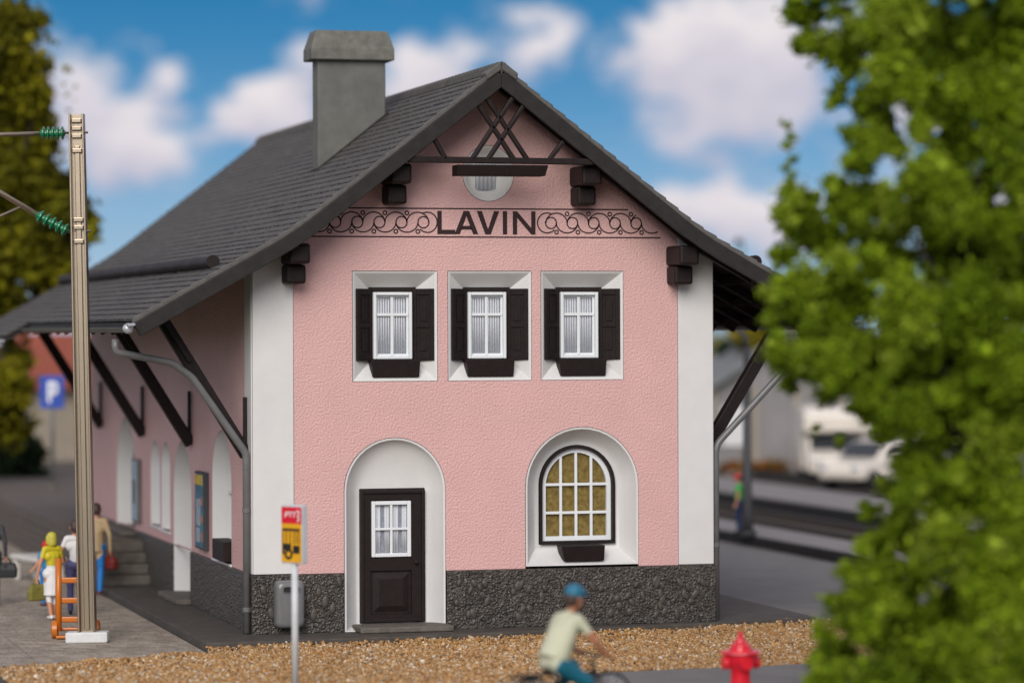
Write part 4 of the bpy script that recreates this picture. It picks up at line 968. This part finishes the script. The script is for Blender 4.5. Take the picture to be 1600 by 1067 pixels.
# ------------------------------------------------------------------ people
def capsule(mb, p, r0, q, r1, n=12, flat=False):
    p, q = Vector(p), Vector(q); d = q-p; l = d.length
    if l < 1e-5: mb.ball(p, r0, n); return
    prof = []; t = d/l
    if flat: prof = [(0,r0),(l,r1)]
    else:
        prof = [(-r0*math.cos(i*math.pi/8), r0*math.sin(i*math.pi/8)+1e-4) for i in range(4)]+[(0,r0),(l,r1)]+[(l+r1*math.sin(i*math.pi/8), r1*math.cos(i*math.pi/8)+1e-4) for i in range(1, 5)]
    mb.lathe([(k, r) for k, r in prof], p, p+t, n)
def remesh(caps, vox, name, mats, parent):
    mb = MB()
    for c in caps: capsule(mb, c[0], c[1], c[2], c[3], flat=len(c) > 5 and c[5])
    tmp = mb.build('tmp', 'skin'); r = tmp.modifiers.new('r', 'REMESH'); r.mode = 'VOXEL'; r.voxel_size = vox
    s_ = tmp.modifiers.new('s', 'SMOOTH'); s_.factor = .5; s_.iterations = 3
    dg = bpy.context.evaluated_depsgraph_get(); me = bpy.data.meshes.new_from_object(tmp.evaluated_get(dg)); bpy.data.objects.remove(tmp, do_unlink=True)
    me.name = name; me.materials.clear(); keys = sorted(set(c[4] for c in caps)); [me.materials.append(MATS[mats[k]]) for k in keys]
    V = np.empty(len(me.polygons)*3); me.polygons.foreach_get('center', V); V = V.reshape(-1, 3); best = np.full(len(V), 1e9); lab = np.zeros(len(V), int)
    for c in caps:
        p, q = np.array(c[0]), np.array(c[2]); d = q-p; L2 = max(d@d, 1e-9); t = ((V-p)@d/L2).clip(0, 1); dist = np.linalg.norm(V-(p+t[:, None]*d), axis=1)-(c[1]+(c[3]-c[1])*t)
        if c[4].startswith('!'): dist = dist-.02
        mk = dist < best; best[mk] = dist[mk]; lab[mk] = keys.index(c[4])
    me.polygons.foreach_set('material_index', lab.astype(np.int32)); me.polygons.foreach_set('use_smooth', [True]*len(lab)); me.update()
    o = bpy.data.objects.new(name, me); COL.objects.link(o); attach(o, parent); return o
def hand(c, w, dirv, side, curl=.6):
    """palm, four fingers and a thumb hanging from wrist w"""
    w = Vector(w); d = Vector(dirv).normalized(); s = Vector(side).normalized(); n = d.cross(s)
    c.append((w, .026, w+d*.07, .032, 'skin'))
    for i, ln in enumerate((.062,.072,.068,.052)):
        b0 = w+d*.085+s*(-.03+.02*i); b1 = b0+d*ln*.55+n*.012; b2 = b1+(d*(1-curl)+n*curl)*ln*.5
        c.append((b0, .0095, b1, .009, 'skin')); c.append((b1, .009, b2, .008, 'skin'))
    t0 = w+d*.03-s*.03; t1 = t0+(d-s).normalized()*.035+n*.01; c.append((t0, .012, t1, .01, 'skin')); c.append((t1, .01, t1+d*.03+n*.01, .008, 'skin'))
def body(J, sleeve='top', trouser='bottom', lower=None, skirt=None, bare_leg=False, female=False, head_tilt=0):
    c = []; v = Vector
    hp, ch, sh, nk, hd = v(J['hip']), v(J['chest']), v(J['sh']), v(J['neck']), v(J['head'])
    f = v((0,1,0)); k = .9 if female else 1
    c += [(hp+v((-.075,0,0)), .115, hp+v((.075,0,0)), .115, 'bottom'), (hp+v((0,0,.1)), .115*k, ch, .125*k, 'top'), (ch+v((-.07,0,0)), .118*k, ch+v((.07,0,0)), .118*k, 'top'), (sh+v((-.14*k,0,-.01)), .065, sh+v((.14*k,0,-.01)), .065, 'top'),
          (sh, .055, nk, .048, 'skin'), (nk, .048, hd+v((0,0,-.05)), .06, 'skin'), (hd+v((0,.012,-.035)), .078, hd+v((0,0,.035)), .092, 'skin'), (hd+v((0,.055,-.075)), .035, hd+v((0,.07,-.07)), .03, 'skin'),
          (hd+v((0,.088,.0)), .012, hd+v((0,.108,-.022)), .016, 'skin'), (hd+v((-.09,-.005,.012)), .016, hd+v((-.092,-.01,-.022)), .013, 'skin'), (hd+v((.09,-.005,.012)), .016, hd+v((.092,-.01,-.022)), .013, 'skin'),
          (hd+v((-.033,.088,.01)), .009, hd+v((-.03,.089,.01)), .009, '!eye'), (hd+v((.033,.088,.01)), .009, hd+v((.03,.089,.01)), .009, '!eye'), (hd+v((-.025,.092,-.052)), .008, hd+v((.025,.092,-.052)), .008, '!lip')]
    for s_, S_ in ((-1,'L'),(1,'R')):
        s0 = sh+v((s_*.17*k,0,-.01)); e = v(J['elbow'+S_]); w = v(J['wrist'+S_])
        c.append((s0, .062*k, s0.lerp(e, .55), .052*k, 'top')); c.append((s0.lerp(e, .55), .05*k, e, .042*k, 'top' if sleeve in ('top','long') else 'skin')); 
        c.append((e, .042*k, w, .032*k, 'top' if sleeve == 'long' else 'skin')); hand(c, w, J.get('hdir'+S_, (w-e)), (0,s_,0) if 'hside' not in J else J['hside'])
        h0 = hp+v((s_*.085,0,-.02)); kn = v(J['knee'+S_]); an = v(J['ank'+S_])
        lm = 'skin' if bare_leg else 'bottom'
        c.append((h0, .095*(.9 if bare_leg else 1), kn, .062, lm)); c.append((kn, .06, kn.lerp(an, .35), .056 if bare_leg else .062, lm)); c.append((kn.lerp(an, .35), .056 if bare_leg else .062, an, .036 if bare_leg else .05, lm))
        td = v(J.get('toe'+S_, (0,1,0))); c.append((an+v((0,0,-.035))-td*.03, .04, an+v((0,0,-.045))+td*.13, .032, 'shoe'))
    if skirt: c.append((hp+v((0,0,.08)), .13, v((hp.x, hp.y, skirt)), .19, 'bottom', True))
    return c
STAND = dict(hip=(0,0,.9), chest=(0,0,1.24), sh=(0,-.01,1.39), neck=(0,0,1.46), head=(0,.01,1.58), elbowL=(-.24,-.03,1.12), elbowR=(.24,-.03,1.12), wristL=(-.25,.03,.88), wristR=(.25,.03,.88), kneeL=(-.09,.02,.48), kneeR=(.09,.02,.48), ankL=(-.09,-.01,.085), ankR=(.09,-.01,.085))
def person(label, loc, rz, caps, mats, hair=None, sc=1., cap=None, group=None, vox=.0125):
    t = thing('person', loc, label, 'person', group, rz=rz, sc=sc, local=True)
    mm = dict(skin='skin', eye='signblack', lip='skin2'); mm.update(mats); mm = {**mm, '!eye': 'signblack', '!lip': 'skin2'}
    remesh(caps, vox, 'body', mm, t)
    if hair: remesh([(*h, 'h') for h in hair[1]], .014, 'hair', {'h': hair[0]}, t)
    if cap: remesh([(*h, 'h') for h in cap[1]], .012, 'cap', {'h': cap[0]}, t)
    return t
hd0 = lambda J, dx, dy, dz: (J['head'][0]+dx, J['head'][1]+dy, J['head'][2]+dz)
def bob(J, low=-.08): return [(hd0(J,0,-.02,.03), .105, hd0(J,0,-.035,low), .095), (hd0(J,-.06,-.01,.02), .06, hd0(J,-.075,-.015,low), .045), (hd0(J,.06,-.01,.02), .06, hd0(J,.075,-.015,low), .045)]
def short(J): return [(hd0(J,0,-.02,.05), .1, hd0(J,0,-.04,.0), .09), (hd0(J,0,-.04,0), .08, hd0(J,0,-.045,-.05), .06)]
def bag(label, loc, rz, w, d, h, m, cat='bag', name='bag'):
    t = thing(name, loc, label, cat, rz=rz, local=True)
    MB().loft([R4(-w*.5,w*.5,-d*.5,d*.5,-h), R4(-w*.52,w*.52,-d*.52,d*.52,-h*.5), R4(-w*.42,w*.42,-d*.36,d*.36,-.03)], True, True, True).build('body', m, t, bevel=.03)
    MB().tube([(-w*.22,0,-.04),(-w*.18,0,.03),(0,0,.055),(w*.18,0,.03),(w*.22,0,-.04)], .014, 8).build('handle', m, t, smooth=True)
    MB().box(-w*.06, w*.06, -d*.5-.012, -d*.4, -h*.36, -h*.22).build('clasp', m, t, bevel=.006)
    return t
def wpt(t, p):                                   # local point of a rotated thing in the world
    return Matrix.Translation(t.location) @ Matrix.Rotation(t.rotation_euler.z, 4, 'Z') @ Matrix.Scale(t.scale[0], 4) @ Vector(p)
# woman in yellow with a green bag
J = dict(STAND); J.update(elbowL=(-.25,-.02,1.1), wristL=(-.3,.02,.84), elbowR=(.24,.02,1.12), wristR=(.2,.2,1.0), ankL=(-.07,-.12,.1), kneeL=(-.08,-.02,.48), ankR=(.06,.04,.085))
pb = at(81, 968, z=GZ); ps = person('woman in yellow top and white skirt, blond hair, holding an olive bag', (pb.x, pb.y, GZ), R(18), body(J, 'short', skirt=.48, bare_leg=True, female=True), dict(top='yellowtop', bottom='clothwhite', shoe='clothwhite'), ('blond', bob(J)), .87)
hp_ = wpt(ps, (-.315,.03,.74)); bag('olive green handbag held by the woman in yellow', hp_, R(28), .3, .13, .31, 'olivebag')
# woman in white blouse, partly behind the mast
J = dict(STAND); J.update(elbowL=(-.27,-.05,1.14), wristL=(-.2,.1,1.0))
pb = at(118, 960, z=GZ); person('brown-haired woman in white blouse and purple trousers behind the mast', (pb.x, pb.y, GZ), R(-8), body(J, 'short', female=True), dict(top='clothwhite', bottom='purple', shoe='signblack'), ('brownhair', short(J)), .95)
# man in beige jacket with a red bag
J = dict(STAND); J.update(elbowR=(.27,-.05,1.12), wristR=(.27,.0,.86), ankR=(.12,-.22,.12), kneeR=(.1,-.03,.5), ankL=(-.08,.18,.085), kneeL=(-.09,.12,.48), head=(0,.06,1.57))
cb = body(J, 'long'); cb.append((Vector((0,0,1.2)), .15, Vector((0,0,.82)), .165, 'top', True))
pb = at(150, 931, z=GZ); ps = person('man in beige jacket and blue trousers walking toward the steps', (pb.x, pb.y, GZ), R(-20), cb, dict(top='beige', bottom='bluejeans', shoe='brownshoe'), ('brownhair', short(J)), 1.0)
bag('dark red handbag carried by the man in beige', wpt(ps, (.275,.0,.76)), R(-60), .3, .14, .26, 'redbag')
# child behind the woman in yellow
J = dict(STAND); J.update(elbowL=(-.27,-.02,1.12), wristL=(-.38,.04,.98), hip=(0,0,.86)); pb = at(72, 946, z=GZ)
person('small child with red hair in blue clothes beside the woman in yellow', (pb.x, pb.y, GZ), R(30), body(J, 'short'), dict(top='childblue', bottom='bluejeans', shoe='brownshoe'), ('redhair', bob(J, -.03)), .68)
# person cut by the left edge
J = dict(STAND); pb = at(-13, 946, z=GZ)
ps = person('person in dark grey coat with a black bag at the left edge', (pb.x, pb.y, GZ), R(-4), body(J, 'long'), dict(top='greycoat', bottom='greycoat', shoe='signblack'), ('brownhair', short(J)), 1.0)
bag('black bag held by the person at the left edge', wpt(ps, (.25,.04,.79)), R(-10), .4, .16, .3, 'rubber')
# track worker by the lamp post
J = dict(STAND); pb = at(1155, 833, z=.12)
person('person in green jacket and red cap standing beside the lamp post', (pb.x, pb.y, .12), R(60), body(J, 'short'), dict(top='greenshirt', bottom='navy', shoe='signblack'), ('brownhair', short(J)), .78, ('redhair', [(hd0(J,0,0,.06), .105, hd0(J,0,.0,.07), .1), (hd0(J,0,.1,.045), .035, hd0(J,0,.16,.035), .03)]))
pb = at(1168, 836, z=.12); LP = thing('lamp_post', (pb.x, pb.y, .12), 'dark lamp post on the platform right of the station', 'lamp post', local=True)
MB().tube([(0,0,0),(0,0,.5),(0,0,4.2)], [.14,.11,.09], 12).build('pole', 'lamp', LP, smooth=True); MB().tube([(0,0,4.15),(-.05,0,4.45),(-.3,.1,4.7),(-.8,.3,4.8)], [.075,.065,.055,.05], 8).build('arm', 'lamp', LP, smooth=True)
MB().box(-1.15,-.7,.2,.45,4.74,4.84).build('lantern', 'lamp', LP, bevel=.02); MB().tube([(0,0,0),(0,0,.12)], .2, 12).build('base', 'lamp', LP)
# ------------------------------------------------------------------ bicycle and rider
pb = at(880, 1000, d=38.4); RZ = R(-66)
BK = thing('bicycle', (pb.x, pb.y, GZ-.02), 'black bicycle ridden past the station, cut by the lower edge', 'bicycle', rz=RZ, sc=1.07, local=True)
def ring(cy, cz, r, rt_, n=32): return [(0, cy+r*math.cos(i*2*math.pi/n), cz+r*math.sin(i*2*math.pi/n)) for i in range(n+1)]
for cy in (-.46, .66):
    wl = MB().tube(ring(cy, .375, .355, 0), .022, 8, False).build('wheel', 'rubber', BK, smooth=True)
    MB().tube(ring(cy, .375, .33, 0), .011, 6, False).build('rim', 'silver', wl, smooth=True)
    mb = MB()
    for i in range(14): a = i*math.pi/7; mb.tube([(0,cy,.375),(0,cy+.325*math.cos(a),.375+.325*math.sin(a))], .0025, 4)
    mb.build('spokes', 'silver', wl); MB().tube([(-.05,cy,.375),(.05,cy,.375)], .022, 10).build('hub', 'silver', wl)
T_ = lambda nm, pts, r, m='rubber': MB().tube(pts, r, 8).build(nm, m, BK, smooth=True)
T_('frame_tube', [(0,.02,.29),(0,-.13,.78)], .018); T_('frame_tube', [(0,.02,.29),(0,.44,.68)], .02); T_('frame_tube', [(0,-.1,.68),(0,.43,.76)], .018)
for s_ in (-.05, .05): T_('frame_tube', [(s_*.4,.02,.29),(s_,-.46,.375)], .011); T_('frame_tube', [(s_*.4,-.1,.68),(s_,-.46,.375)], .01); T_('fork', [(s_,.44,.76),(s_,.66,.375)], .014)
T_('head_tube', [(0,.47,.72),(0,.42,.88)], .022); T_('stem', [(0,.41,.84),(0,.44,.92)], .016); T_('handlebar', [(-.27,.43,.93),(-.15,.47,.95),(0,.46,.93),(.15,.47,.95),(.27,.43,.93)], .014)
MB().loft([[(-.08,-.26,.8),(.08,-.26,.8),(.08,-.26,.84),(-.08,-.26,.84)], [(-.07,-.12,.79),(.07,-.12,.79),(.07,-.12,.835),(-.07,-.12,.835)], [(-.02,.05,.79),(.02,.05,.79),(.02,.05,.83),(-.02,.05,.83)]], True, True, True).build('saddle', 'rubber', BK, bevel=.02)
MB().box(-.07, .07, -.72, -.2, .755, .785).build('rack', 'rubber', BK, bevel=.005); T_('rack_stay', [(.06,-.5,.755),(.05,-.46,.375)], .008); T_('rack_stay', [(-.06,-.5,.755),(-.05,-.46,.375)], .008)
MB().lathe([(0,.08),(1,.08)], (.03,.02,.29), (.045,.02,.29), 16).build('chainring', 'silver', BK); T_('crank', [(.05,.02,.29),(.06,.16,.24)], .012); T_('crank', [(-.05,.02,.29),(-.06,-.12,.34)], .012)
MB().box(.06,.16,.12,.22,.22,.25).build('pedal', 'rubber', BK); MB().box(-.16,-.06,-.16,-.06,.33,.36).build('pedal', 'rubber', BK)
J = dict(hip=(0,-.14,.9), chest=(0,.0,1.22), sh=(0,.08,1.38), neck=(0,.12,1.46), head=(0,.17,1.58), elbowL=(-.27,.24,1.12), elbowR=(.27,.24,1.12), wristL=(-.24,.4,.97), wristR=(.24,.4,.97), hdirL=(0,1,-.25), hdirR=(0,1,-.25), hside=(1,0,0),
         kneeL=(-.12,.24,.82), kneeR=(.12,.25,.66), ankL=(-.11,-.08,.44), ankR=(.11,.12,.33))
cb = body(J, 'short'); cb.append((Vector((0,.0,1.24)), .165, Vector((0,-.15,.92)), .18, 'top', True)); cb.append((Vector((0,.05,1.33)), .13, Vector((0,-.04,1.1)), .165, 'top')); cb.append((Vector((-.1,.03,1.32)), .1, Vector((-.06,-.12,.98)), .13, 'top')); cb.append((Vector((.1,.03,1.32)), .1, Vector((.06,-.12,.98)), .13, 'top'))
for s_, S_ in ((-1,'L'),(1,'R')): cb.append((Vector((s_*.085,-.14,.88)), .11, Vector(J['knee'+S_]), .085, 'bottom'))
person('cyclist in pale shirt, teal trousers and blue cap riding to the right', (pb.x, pb.y, GZ-.02), RZ, cb, dict(top='creamshirt', bottom='tealpants', shoe='brownshoe', skin='skin2'), ('brownhair', short(J)), 1.07, ('tealcap', [(hd0(J,0,-.01,.07), .108, hd0(J,0,.02,.07), .1), (hd0(J,0,.09,.06), .045, hd0(J,0,.15,.045), .035)]))
# ------------------------------------------------------------------ hand truck, bench
pb = at(123, 1000, z=GZ); HT = thing('hand_truck', (pb.x, pb.y+.35, GZ), 'orange hand truck standing on its end beside the mast foot', 'hand truck', rz=-YAW+R(4), local=True)
for x in (-.27, .27): MB().tube([(x,-.02,.12),(x,.0,.7),(x,.05,1.27)], .05, 10).build('rail', 'orange', HT, smooth=True)
for z in (.3, .6, .92): MB().box(-.27, .27, -.02+z*.04, .04+z*.04, z-.045, z+.045).build('crossbar', 'orange', HT, bevel=.02)
MB().box(-.3, .3, -.22, .02, .02, .06).build('toe_plate', 'orange', HT, bevel=.01); MB().tube([(-.36,.1,.14),(.36,.1,.14)], .025, 8).build('axle', 'orange', HT)
for x in (-.33, .33): MB().lathe([(0,.1),(.15,.145),(.85,.145),(1,.1)], (x-.055,.02,.145), (x+.055,.02,.145), 18).build('wheel', 'orange', HT, auto=40)
pb = at(60, 908, z=GZ); BE = thing('bench', (pb.x, pb.y, GZ), 'pale stone bench beside the raised platform at the left', 'bench', rz=R(14), local=True)
MB().box(-.27, .27, -.85, .85, .4, .5).build('seat', 'benchwhite', BE, bevel=.03)
for x in (-.2, .2):
    for y in (-.65, .65): MB().box(x-.05, x+.05, y-.07, y+.07, 0, .41).build('leg', 'benchwhite', BE, bevel=.02)
# ------------------------------------------------------------------ camper and car behind the tree
pb = at(1298, 750, z=.05); CV = thing('camper_van', (pb.x, pb.y, .05), 'white camper van with overhanging cab roof parked beyond the tracks', 'van', rz=R(164), local=True)
def side(poly, x0, x1): return MB().prism(poly, lambda u, v, d: (d, u, v), x0, x1)
side([(-2.3,.35),(1.2,.35),(1.2,1.45),(2.15,1.55),(2.2,2.1),(1.7,2.3),(-2.3,2.3)], -1.0, 1.0).build('body', 'vanwhite', CV, bevel=.08)
side([(1.2,.35),(2.75,.35),(2.8,.8),(2.1,1.0),(1.75,1.44),(1.2,1.44)], -.9, .9).build('cab', 'vanwhite', CV, bevel=.07)
side([(2.13,1.02),(1.79,1.42),(1.8,1.44),(2.16,1.04)], -.78, .78).build('windscreen', 'glass', CV)
side([(1.3,1.0),(1.95,1.0),(1.7,1.38),(1.3,1.38)], -.915, -.9).build('side_window', 'glass', CV); side([(1.3,1.0),(1.95,1.0),(1.7,1.38),(1.3,1.38)], .9, .915).build('side_window', 'glass', CV)
side([(-1.2,1.3),(.1,1.3),(.1,1.85),(-1.2,1.85)], -1.015, -1.0).build('side_window', 'glass', CV); side([(-2.29,.75),(1.19,.75),(1.19,.9),(-2.29,.9)], -1.012, -1.0).build('stripe', 'brownshoe', CV)
for x in (-.8, .8):
    for y in (-1.4, 2.1): MB().lathe([(0,.3),(.1,.34),(.9,.34),(1,.3)], (x-.1,y,.34), (x+.1,y,.34), 18).build('wheel', 'rubber', CV, auto=40)
for x in (-.65, .65): MB().box(x-.14, x+.14, 2.76, 2.83, .62, .76).build('headlight', 'silver', CV, bevel=.03)
pb = at(1368, 763, z=.05); CR = thing('small_car', (pb.x, pb.y, .05), 'small white car with dark windscreen half hidden by the tree', 'car', rz=R(122), local=True)
side([(-1.75,.3),(1.75,.3),(1.8,.62),(1.6,.8),(.85,.9),(.35,1.38),(-.9,1.42),(-1.55,.95),(-1.8,.85)], -.78, .78).build('body', 'vanwhite', CR, bevel=.12)
side([(.86,.95),(.4,1.34),(.44,1.37),(.9,.97)], -.62, .62).build('windscreen', 'glass', CR)
for s_ in (-1, 1): side([(-1.2,.98),(.62,.98),(.28,1.3),(-.85,1.33)], s_*.785-.004, s_*.785+.004).build('side_window', 'glass', CR)
for x in (-.72, .72):
    for y in (-1.1, 1.15): MB().lathe([(0,.25),(.1,.29),(.9,.29),(1,.25)], (x-.09,y,.29), (x+.09,y,.29), 18).build('wheel', 'rubber', CR, auto=40)
    MB().box(x*.8-.13, x*.8+.13, 1.72, 1.81, .58, .7).build('headlight', 'silver', CR, bevel=.03)
